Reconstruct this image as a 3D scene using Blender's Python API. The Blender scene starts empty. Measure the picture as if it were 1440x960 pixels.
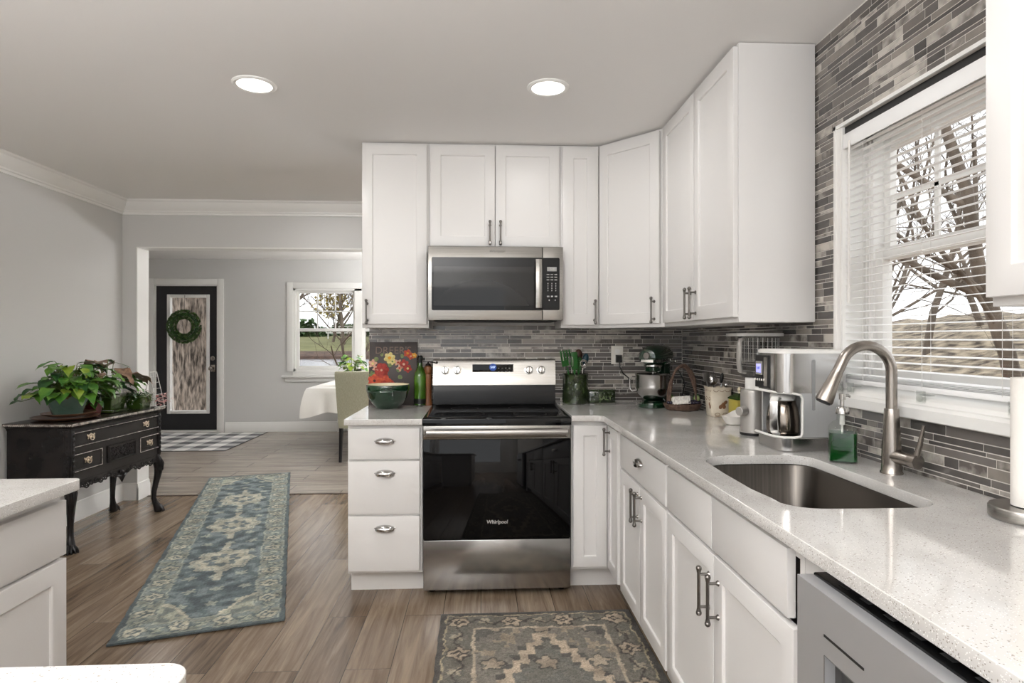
import bpy, bmesh, math, random
import numpy as np
from mathutils import Vector, Matrix, noise as mnoise
PI = math.pi
random.seed(7)
SC = bpy.context.scene
COL = SC.collection

# ------------------------------------------------------------------ camera
F_PX, YAW, HORIZON, EYE = 852.49, 0.0512, 476.26, 1.3147
cam_data = bpy.data.cameras.new('camera')
cam_data.sensor_fit = 'HORIZONTAL'; cam_data.sensor_width = 36.0
cam_data.lens = F_PX / 1440 * 36.0
cam_data.shift_y = -(480 - HORIZON) / 1440
cam_data.clip_start = 0.02; cam_data.clip_end = 400
cam = bpy.data.objects.new('camera', cam_data); COL.objects.link(cam)
cam.location = (0, 0, EYE); cam.rotation_euler = (PI/2, 0, -YAW)
SC.camera = cam

# ------------------------------------------------------------------ sky, exposure
world = bpy.data.worlds.new('overcast_sky'); SC.world = world; world.use_nodes = True
bg = world.node_tree.nodes['Background']
bg.inputs[0].default_value = (0.95, 0.975, 1.0, 1); bg.inputs[1].default_value = 1.7
SC.view_settings.view_transform = 'Standard'; SC.view_settings.look = 'None'
SC.view_settings.gamma = 1.0; SC.view_settings.use_curve_mapping = False
SC.view_settings.exposure = 0.25
SC.cycles.use_denoising = True
SC.cycles.max_bounces = 10; SC.cycles.diffuse_bounces = 6; SC.cycles.glossy_bounces = 5
SC.cycles.transmission_bounces = 8; SC.cycles.transparent_max_bounces = 16
SC.cycles.sample_clamp_indirect = 6.0
SC.cycles.caustics_reflective = False; SC.cycles.caustics_refractive = False

LAMP_W = 4.0
LAMPS = [(-1.0, 2.735), (0.30, 2.70), (-1.0, 0.9), (0.30, 0.9), (-1.0, -0.9), (0.30, -0.9), (-2.3, 0.4), (-2.3, -1.4)]
def area(name, loc, rot, sx, sy, power, color=(1, 1, 1), portal=False, shape='RECTANGLE'):
    d = bpy.data.lights.new(name, 'AREA'); d.shape = shape; d.size = sx; d.size_y = sy
    d.energy = power; d.color = color
    if portal: d.cycles.is_portal = True
    o = bpy.data.objects.new(name, d); COL.objects.link(o); o.location = loc; o.rotation_euler = rot
    return o
# daylight through window openings, dining-side and left ones added for light (portals steer sky samples through them)
area('portal_kitchen_window', (1.46, 1.71, 1.60), (0, PI/2, 0), 0.9, 0.78, 1, portal=True)
area('portal_far_window', (-1.75, 8.93, 1.42), (-PI/2, 0, 0), 1.9, 1.3, 1, portal=True)
area('portal_far_door', (-4.1, 8.93, 1.1), (-PI/2, 0, 0), 0.7, 1.8, 1, portal=True)
area('portal_dining_side', (2.34, 7.0, 1.35), (0, PI/2, 0), 1.9, 2.6, 1, portal=True)
area('portal_rear', (-1.15, -3.66, 1.45), (PI/2, 0, 0), 3.1, 1.5, 1, portal=True)
area('portal_left', (-3.05, -2.15, 1.35), (0, -PI/2, 0), 1.7, 1.9, 1, portal=True)

# added unseen fill lights, aimed up, standing in for a flash bounced off the ceiling
area('ceiling_fill', (-1.2, -0.75, 1.6), (PI, 0, 0), 1.6, 1.6, 125, (.975, .987, 1))
area('rear_ceiling_fill', (-0.9, -2.4, 1.6), (PI, 0, 0), 1.6, 1.6, 140, (.975, .987, 1))
area('dining_ceiling_fill', (0.1, 7.0, 1.6), (PI, 0, 0), 1.4, 1.4, 160, (.97, .985, 1))

# ------------------------------------------------------------------ mesh builder
class MB:
    def __init__(s): s.v = []; s.f = []; s.m = []; s.at = None; s.mi = 0; s.M = None
    def add(s, vs, fs):
        o = len(s.v)
        if s.M is not None: vs = [s.M @ Vector(p) for p in vs]
        s.v.extend([tuple(p) for p in vs])
        for f in fs: s.f.append(tuple(o + i for i in f)); s.m.append(s.mi)
        return s
    def box(s, x0, x1, y0, y1, z0, z1, b=0.0):
        if x0 > x1: x0, x1 = x1, x0
        if y0 > y1: y0, y1 = y1, y0
        if z0 > z1: z0, z1 = z1, z0
        b = min(b, .45*(x1-x0), .45*(y1-y0), .45*(z1-z0))
        if b <= 0:
            vs = [(x, y, z) for x in (x0, x1) for y in (y0, y1) for z in (z0, z1)]
            return s.add(vs, [(0,1,3,2),(4,6,7,5),(0,4,5,1),(2,3,7,6),(0,2,6,4),(1,5,7,3)])
        bm = bmesh.new()
        bmesh.ops.create_cube(bm, size=1.0)
        for v in bm.verts:
            v.co = (x0 if v.co.x < 0 else x1, y0 if v.co.y < 0 else y1, z0 if v.co.z < 0 else z1)
        bmesh.ops.bevel(bm, geom=bm.edges[:], offset=b, segments=2, profile=.5, affect='EDGES')
        bm.verts.index_update()
        vs = [v.co.copy() for v in bm.verts]; fs = [[v.index for v in f.verts] for f in bm.faces]
        bm.free()
        return s.add(vs, fs)
    def loft(s, rings, cap0=True, cap1=True, closed=True):
        n = len(rings[0]); vs = [p for r in rings for p in r]; fs = []
        for i in range(len(rings) - 1):
            for j in range(n if closed else n - 1):
                k = (j + 1) % n
                fs.append((i*n + j, i*n + k, (i+1)*n + k, (i+1)*n + j))
        if cap0: fs.append(tuple(range(n))[::-1])
        if cap1: fs.append(tuple((len(rings)-1)*n + j for j in range(n)))
        return s.add(vs, fs)
    def rect(s, x0, x1, z0, z1, steps, axis='y', cap0=True, cap1=True):
        """nested rectangles (inset, level) along an axis; a shaker door or a rimmed plate"""
        rs = []
        for i, y in steps:
            q = [(x0+i, z0+i), (x1-i, z0+i), (x1-i, z1-i), (x0+i, z1-i)]
            rs.append([(a, y, c) if axis == 'y' else ((a, c, y) if axis == 'z' else (y, a, c)) for a, c in q])
        return s.loft(rs, cap0, cap1)
    def cyl(s, p0, p1, r0, r1=None, n=16, cap=True):
        return s.tube([p0, p1], [r0, r0 if r1 is None else r1], n, cap)
    def tube(s, path, r, n=8, cap=True, flat=None):
        P = [Vector(p) for p in path]
        R = r if isinstance(r, (list, tuple)) else [r]*len(P)
        t = (P[1]-P[0]).normalized()
        u = t.orthogonal().normalized() if flat is None else (Vector(flat) - t*t.dot(Vector(flat))).normalized()
        rings = []
        for i, p in enumerate(P):
            a = P[max(i-1, 0)]; c = P[min(i+1, len(P)-1)]
            t = (c-a).normalized()
            u = (u - t*t.dot(u))
            u = u.normalized() if u.length > 1e-6 else t.orthogonal().normalized()
            w = t.cross(u)
            rr = R[i]; ra, rb = rr if isinstance(rr, (list, tuple)) else (rr, rr)
            rings.append([p + u*(ra*math.cos(2*PI*k/n)) + w*(rb*math.sin(2*PI*k/n)) for k in range(n)])
        return s.loft(rings, cap, cap)
    def lathe(s, prof, c=(0, 0, 0), n=32, cap0=True, cap1=True, sx=1, sy=1):
        rings = [[(c[0]+r*sx*math.cos(2*PI*k/n), c[1]+r*sy*math.sin(2*PI*k/n), c[2]+z) for k in range(n)] for r, z in prof]
        return s.loft(rings, cap0, cap1)
    def ell(s, c, r, n=14, m=8, M=None):
        c = Vector(c); R = M or Matrix.Identity(3); rings = []
        if not isinstance(r, (list, tuple)): r = (r, r, r)
        for i in range(1, m):
            a = -PI/2 + PI*i/m
            rings.append([c + R @ Vector((r[0]*math.cos(a)*math.cos(2*PI*k/n), r[1]*math.cos(a)*math.sin(2*PI*k/n), r[2]*math.sin(a))) for k in range(n)])
        vs = [p for q in rings for p in q] + [c + R @ Vector((0, 0, -r[2])), c + R @ Vector((0, 0, r[2]))]
        fs = []
        for i in range(m-2):
            for j in range(n):
                k = (j+1) % n; fs.append((i*n+j, i*n+k, (i+1)*n+k, (i+1)*n+j))
        b = (m-1)*n
        for j in range(n):
            k = (j+1) % n; fs.append((b, k, j)); fs.append((b+1, (m-2)*n+j, (m-2)*n+k))
        return s.add(vs, fs)
    def prism(s, poly, a0, a1, axis='y'):
        def P(p, a): return (p[0], a, p[1]) if axis == 'y' else ((p[0], p[1], a) if axis == 'z' else (a, p[0], p[1]))
        return s.loft([[P(p, a0) for p in poly], [P(p, a1) for p in poly]])
    def build(s, name, mats, parent=None, loc=None, rot=None, sharp=32, smooth=True, link=True):
        me = bpy.data.meshes.new(name); me.from_pydata(s.v, [], s.f)
        if not isinstance(mats, (list, tuple)): mats = [mats]
        for m in mats: me.materials.append(m)
        if len(mats) > 1: me.polygons.foreach_set('material_index', s.m)
        bm = bmesh.new(); bm.from_mesh(me); bmesh.ops.recalc_face_normals(bm, faces=bm.faces); bm.to_mesh(me); bm.free()
        if smooth:
            me.shade_smooth(); me.set_sharp_from_angle(angle=math.radians(sharp))
        me.update()
        o = bpy.data.objects.new(name, me)
        COL.objects.link(o)
        if parent: o.parent = parent
        if loc: o.location = loc
        if rot: o.rotation_euler = rot
        return o

def tag(o, label, cat, group=None):
    o['label'] = label; o['category'] = cat
    if group: o['group'] = group
    return o
def thing(name, label, cat, loc=(0, 0, 0), rz=0.0, group=None):
    o = bpy.data.objects.new(name, None); COL.objects.link(o); o.empty_display_size = .05
    o.location = loc; o.rotation_euler = (0, 0, rz)
    return tag(o, label, cat, group)
def struct(name, mb, mats, **k):
    o = mb.build(name, mats, **k); o['kind'] = 'structure'; return o
def sroot(name):
    o = bpy.data.objects.new(name, None); COL.objects.link(o); o['kind'] = 'structure'; return o
def curve_mesh(cu):
    o = bpy.data.objects.new('t', cu); COL.objects.link(o)
    dg = bpy.context.evaluated_depsgraph_get(); dg.update()
    me = bpy.data.meshes.new_from_object(o.evaluated_get(dg))
    bpy.data.objects.remove(o); return me
def text(name, body, size, mat, parent, loc, rot, ext=0.0004, shear=0.0, bold=0.0, align='CENTER'):
    cu = bpy.data.curves.new(name, 'FONT'); cu.body = body; cu.size = size; cu.extrude = ext; cu.shear = shear
    cu.align_x = align; cu.align_y = 'CENTER'; cu.offset = bold; cu.resolution_u = 4
    me = curve_mesh(cu); me.name = name; me.materials.clear(); me.materials.append(mat)
    o = bpy.data.objects.new(name, me); COL.objects.link(o); o.parent = parent; o.location = loc; o.rotation_euler = rot
    return o
def slab_curve(name, loops, z0, z1, mat, bev=0.002):
    cu = bpy.data.curves.new(name, 'CURVE'); cu.dimensions = '2D'; cu.fill_mode = 'BOTH'
    cu.extrude = (z1-z0)/2 - bev; cu.bevel_depth = bev; cu.bevel_resolution = 2; cu.offset = -bev
    for L in loops:
        sp = cu.splines.new('POLY'); sp.points.add(len(L)-1)
        for i, (x, y) in enumerate(L): sp.points[i].co = (x, y, 0, 1)
        sp.use_cyclic_u = True
    me = curve_mesh(cu); me.name = name
    me.transform(Matrix.Translation((0, 0, (z0+z1)/2)))
    me.materials.clear(); me.materials.append(mat)
    me.shade_smooth(); me.set_sharp_from_angle(angle=math.radians(40))
    o = bpy.data.objects.new(name, me); COL.objects.link(o); return o

# ------------------------------------------------------------------ materials
def s2l(c): return tuple(((x/255)/12.92 if x/255 <= .04045 else ((x/255+.055)/1.055)**2.4) for x in c)
def mat(name, rgb, rough=.5, metal=0, spec=.5, coat=0, noise=None, bump=None, sheen=0, aniso=0, trans=0, ior=1.45, emit=None, estr=0, coords='Object'):
    """rgb: sRGB 0-255. noise=(scale, (rgb2), stretch xyz, detail) mixes a second colour; bump=(scale, strength, stretch)."""
    m = bpy.data.materials.new(name); m.use_nodes = True
    nt = m.node_tree; N = nt.nodes; L = nt.links; p = N['Principled BSDF']
    p.inputs['Base Color'].default_value = (*s2l(rgb), 1); p.inputs['Roughness'].default_value = rough
    p.inputs['Metallic'].default_value = metal; p.inputs['Specular IOR Level'].default_value = spec
    p.inputs['Coat Weight'].default_value = coat; p.inputs['Coat Roughness'].default_value = .05
    p.inputs['IOR'].default_value = ior; p.inputs['Transmission Weight'].default_value = trans
    p.inputs['Sheen Weight'].default_value = sheen; p.inputs['Anisotropic'].default_value = aniso
    if emit: p.inputs['Emission Color'].default_value = (*s2l(emit), 1); p.inputs['Emission Strength'].default_value = estr
    def coord(st):
        tc = N.new('ShaderNodeTexCoord'); mp = N.new('ShaderNodeMapping'); mp.inputs['Scale'].default_value = st
        L.new(tc.outputs[coords], mp.inputs[0]); return mp
    if noise:
        sc, c2, st, det = noise
        nz = N.new('ShaderNodeTexNoise'); nz.inputs['Scale'].default_value = sc; nz.inputs['Detail'].default_value = det
        L.new(coord(st).outputs[0], nz.inputs['Vector'])
        rp = N.new('ShaderNodeValToRGB'); rp.color_ramp.elements[0].position = .35; rp.color_ramp.elements[1].position = .65
        rp.color_ramp.elements[0].color = (*s2l(rgb), 1); rp.color_ramp.elements[1].color = (*s2l(c2), 1)
        L.new(nz.outputs[0], rp.inputs[0]); L.new(rp.outputs[0], p.inputs['Base Color'])
    if bump:
        sc, stg, st = bump
        nz = N.new('ShaderNodeTexNoise'); nz.inputs['Scale'].default_value = sc; nz.inputs['Detail'].default_value = 3
        L.new(coord(st).outputs[0], nz.inputs['Vector'])
        bp = N.new('ShaderNodeBump'); bp.inputs['Strength'].default_value = stg; bp.inputs['Distance'].default_value = .002
        L.new(nz.outputs[0], bp.inputs['Height']); L.new(bp.outputs[0], p.inputs['Normal'])
    return m
def attr_mat(name, rough, attr='tint', speckle=0.0, sscale=300, bump=0.0):
    m = mat(name, (200, 200, 200), rough); nt = m.node_tree; N = nt.nodes; L = nt.links; p = N['Principled BSDF']
    a = N.new('ShaderNodeAttribute'); a.attribute_name = attr
    src = a.outputs['Color']
    if speckle:
        tc = N.new('ShaderNodeTexCoord'); nz = N.new('ShaderNodeTexNoise'); nz.inputs['Scale'].default_value = sscale; nz.inputs['Detail'].default_value = 2
        L.new(tc.outputs['Object'], nz.inputs['Vector'])
        mr = N.new('ShaderNodeMapRange'); mr.inputs[1].default_value = .3; mr.inputs[2].default_value = .7
        mr.inputs[3].default_value = 1-speckle; mr.inputs[4].default_value = 1+speckle
        L.new(nz.outputs[0], mr.inputs[0])
        mx = N.new('ShaderNodeMix'); mx.data_type = 'RGBA'; mx.blend_type = 'MULTIPLY'; mx.inputs[0].default_value = 1
        L.new(src, mx.inputs[6]); L.new(mr.outputs[0], mx.inputs[7]); src = mx.outputs[2]
        if bump:
            bp = N.new('ShaderNodeBump'); bp.inputs['Strength'].default_value = bump; bp.inputs['Distance'].default_value = .003
            L.new(nz.outputs[0], bp.inputs['Height']); L.new(bp.outputs[0], p.inputs['Normal'])
    L.new(src, p.inputs['Base Color'])
    return m
def glass_pane(name, tint=(1, 1, 1), refl=1.0, rough=0.0):
    m = bpy.data.materials.new(name); m.use_nodes = True; nt = m.node_tree; N = nt.nodes; L = nt.links
    N.remove(N['Principled BSDF']); out = N['Material Output']
    t = N.new('ShaderNodeBsdfTransparent'); t.inputs[0].default_value = (*tint, 1)
    g = N.new('ShaderNodeBsdfGlossy'); g.inputs['Roughness'].default_value = rough
    fr = N.new('ShaderNodeLayerWeight'); fr.inputs[0].default_value = .5
    pw = N.new('ShaderNodeMath'); pw.operation = 'POWER'; pw.inputs[1].default_value = 5; L.new(fr.outputs['Facing'], pw.inputs[0])
    mu = N.new('ShaderNodeMath'); mu.operation = 'MULTIPLY_ADD'; mu.inputs[1].default_value = .9*refl; mu.inputs[2].default_value = .045*refl
    mx = N.new('ShaderNodeMixShader')
    L.new(pw.outputs[0], mu.inputs[0]); L.new(mu.outputs[0], mx.inputs[0]); L.new(t.outputs[0], mx.inputs[1]); L.new(g.outputs[0], mx.inputs[2])
    L.new(mx.outputs[0], out.inputs[0]); return m

def plank_mat(name, c1, c2, c3, width, length, along_y, rough, gap=(40, 36, 33), gapw=.0012, grain=.5):
    m = mat(name, c1, rough); nt = m.node_tree; N = nt.nodes; L = nt.links; p = N['Principled BSDF']
    tc = N.new('ShaderNodeTexCoord'); mp = N.new('ShaderNodeMapping')
    if along_y: mp.inputs['Rotation'].default_value = (0, 0, PI/2)
    L.new(tc.outputs['Object'], mp.inputs[0])
    bk = N.new('ShaderNodeTexBrick'); bk.offset = .38; bk.offset_frequency = 2; bk.squash = 1
    for k, v in (('Scale', 1), ('Mortar Size', gapw), ('Mortar Smooth', 0), ('Bias', 0), ('Brick Width', length), ('Row Height', width)): bk.inputs[k].default_value = v
    bk.inputs['Color1'].default_value = (0, 0, 0, 1); bk.inputs['Color2'].default_value = (1, 1, 1, 1); bk.inputs['Mortar'].default_value = (.5, .5, .5, 1)
    L.new(mp.outputs[0], bk.inputs['Vector'])
    # grain: noise stretched along the plank, shifted per plank
    ad = N.new('ShaderNodeVectorMath'); ad.operation = 'MULTIPLY_ADD'; ad.inputs[1].default_value = (7.3, 5.1, 3.7)
    L.new(bk.outputs['Color'], ad.inputs[0]); L.new(mp.outputs[0], ad.inputs[2])
    m2 = N.new('ShaderNodeMapping'); m2.inputs['Scale'].default_value = (1.1, 14, 1); L.new(ad.outputs[0], m2.inputs[0])
    n1 = N.new('ShaderNodeTexNoise'); n1.inputs['Scale'].default_value = 1.6; n1.inputs['Detail'].default_value = 6; n1.inputs['Roughness'].default_value = .62; n1.inputs['Distortion'].default_value = .9
    L.new(m2.outputs[0], n1.inputs['Vector'])
    m3 = N.new('ShaderNodeMapping'); m3.inputs['Scale'].default_value = (3, 90, 1); L.new(ad.outputs[0], m3.inputs[0])
    n2 = N.new('ShaderNodeTexNoise'); n2.inputs['Scale'].default_value = 2; n2.inputs['Detail'].default_value = 3; L.new(m3.outputs[0], n2.inputs['Vector'])
    mxv = N.new('ShaderNodeMath'); mxv.operation = 'MULTIPLY_ADD'; mxv.inputs[1].default_value = .22; L.new(n2.outputs[0], mxv.inputs[0]); L.new(n1.outputs[0], mxv.inputs[2])
    sep = N.new('ShaderNodeSeparateColor'); L.new(bk.outputs['Color'], sep.inputs[0])
    mv2 = N.new('ShaderNodeMath'); mv2.operation = 'MULTIPLY_ADD'; mv2.inputs[1].default_value = .30*grain*2; L.new(sep.outputs[0], mv2.inputs[0]); L.new(mxv.outputs[0], mv2.inputs[2])
    rp = N.new('ShaderNodeValToRGB'); e = rp.color_ramp.elements
    e[0].position = .45; e[0].color = (*s2l(c1), 1); e[1].position = 1.0; e[1].color = (*s2l(c3), 1)
    e2 = rp.color_ramp.elements.new(.72); e2.color = (*s2l(c2), 1)
    L.new(mv2.outputs[0], rp.inputs[0])
    mx = N.new('ShaderNodeMix'); mx.data_type = 'RGBA'; L.new(bk.outputs['Fac'], mx.inputs[0]); L.new(rp.outputs[0], mx.inputs[6]); mx.inputs[7].default_value = (*s2l(gap), 1)
    L.new(mx.outputs[2], p.inputs['Base Color'])
    bp = N.new('ShaderNodeBump'); bp.inputs['Strength'].default_value = .12; bp.inputs['Distance'].default_value = .002; L.new(n2.outputs[0], bp.inputs['Height']); L.new(bp.outputs[0], p.inputs['Normal'])
    return m
def quartz_mat(name):
    m = mat(name, (210, 207, 203), .07, coat=.35); nt = m.node_tree; N = nt.nodes; L = nt.links; p = N['Principled BSDF']
    tc = N.new('ShaderNodeTexCoord')
    src = None
    base = N.new('ShaderNodeTexNoise'); base.inputs['Scale'].default_value = 6; base.inputs['Detail'].default_value = 4; L.new(tc.outputs['Object'], base.inputs['Vector'])
    rp = N.new('ShaderNodeValToRGB'); rp.color_ramp.elements[0].position = .3; rp.color_ramp.elements[1].position = .7
    rp.color_ramp.elements[0].color = (*s2l((192, 189, 185)), 1); rp.color_ramp.elements[1].color = (*s2l((210, 208, 205)), 1); L.new(base.outputs[0], rp.inputs[0]); src = rp.outputs[0]
    for sc, th, col in ((330, .90, (128, 120, 111)), (190, .93, (160, 152, 143)), (400, .86, (242, 240, 236))):
        vo = N.new('ShaderNodeTexVoronoi'); vo.inputs['Scale'].default_value = sc; L.new(tc.outputs['Object'], vo.inputs['Vector'])
        sp = N.new('ShaderNodeSeparateColor'); L.new(vo.outputs['Color'], sp.inputs[0])
        gt = N.new('ShaderNodeMath'); gt.operation = 'GREATER_THAN'; gt.inputs[1].default_value = th; L.new(sp.outputs[0], gt.inputs[0])
        lt = N.new('ShaderNodeMath'); lt.operation = 'LESS_THAN'; lt.inputs[1].default_value = .36; L.new(vo.outputs['Distance'], lt.inputs[0])
        mu = N.new('ShaderNodeMath'); mu.operation = 'MULTIPLY'; L.new(gt.outputs[0], mu.inputs[0]); L.new(lt.outputs[0], mu.inputs[1])
        m8 = N.new('ShaderNodeMath'); m8.operation = 'MULTIPLY'; m8.inputs[1].default_value = .8; L.new(mu.outputs[0], m8.inputs[0])
        mx = N.new('ShaderNodeMix'); mx.data_type = 'RGBA'; L.new(m8.outputs[0], mx.inputs[0]); L.new(src, mx.inputs[6]); mx.inputs[7].default_value = (*s2l(col), 1); src = mx.outputs[2]
    L.new(src, p.inputs['Base Color']); return m
def tile_mat(name, lo, hi, cloud, rough):
    m = mat(name, lo, rough, coat=.25); nt = m.node_tree; N = nt.nodes; L = nt.links; p = N['Principled BSDF']
    a = N.new('ShaderNodeAttribute'); a.attribute_name = 'rnd'
    tc = N.new('ShaderNodeTexCoord')
    ad = N.new('ShaderNodeVectorMath'); ad.operation = 'MULTIPLY_ADD'; ad.inputs[1].default_value = (31, 17, 23)
    cb = N.new('ShaderNodeCombineXYZ')
    for i in range(3): L.new(a.outputs['Fac'], cb.inputs[i])
    L.new(cb.outputs[0], ad.inputs[0]); L.new(tc.outputs['Object'], ad.inputs[2])
    nz = N.new('ShaderNodeTexNoise'); nz.inputs['Scale'].default_value = 22; nz.inputs['Detail'].default_value = 3; L.new(ad.outputs[0], nz.inputs['Vector'])
    mr = N.new('ShaderNodeMapRange'); mr.inputs[1].default_value = .3; mr.inputs[2].default_value = .7; mr.inputs[3].default_value = -cloud; mr.inputs[4].default_value = cloud; L.new(nz.outputs[0], mr.inputs[0])
    sm = N.new('ShaderNodeMath'); sm.operation = 'ADD'; L.new(a.outputs['Fac'], sm.inputs[0]); L.new(mr.outputs[0], sm.inputs[1])
    rp = N.new('ShaderNodeValToRGB'); rp.color_ramp.elements[0].color = (*s2l(lo), 1); rp.color_ramp.elements[1].color = (*s2l(hi), 1); L.new(sm.outputs[0], rp.inputs[0])
    L.new(rp.outputs[0], p.inputs['Base Color']); return m
def bark_mat(name, c1, c2, sc=9, st=(1, 1, .25)):
    m = mat(name, c1, .9, noise=(sc, c2, st, 6), bump=(sc*1.6, 1.0, st)); return m

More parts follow.
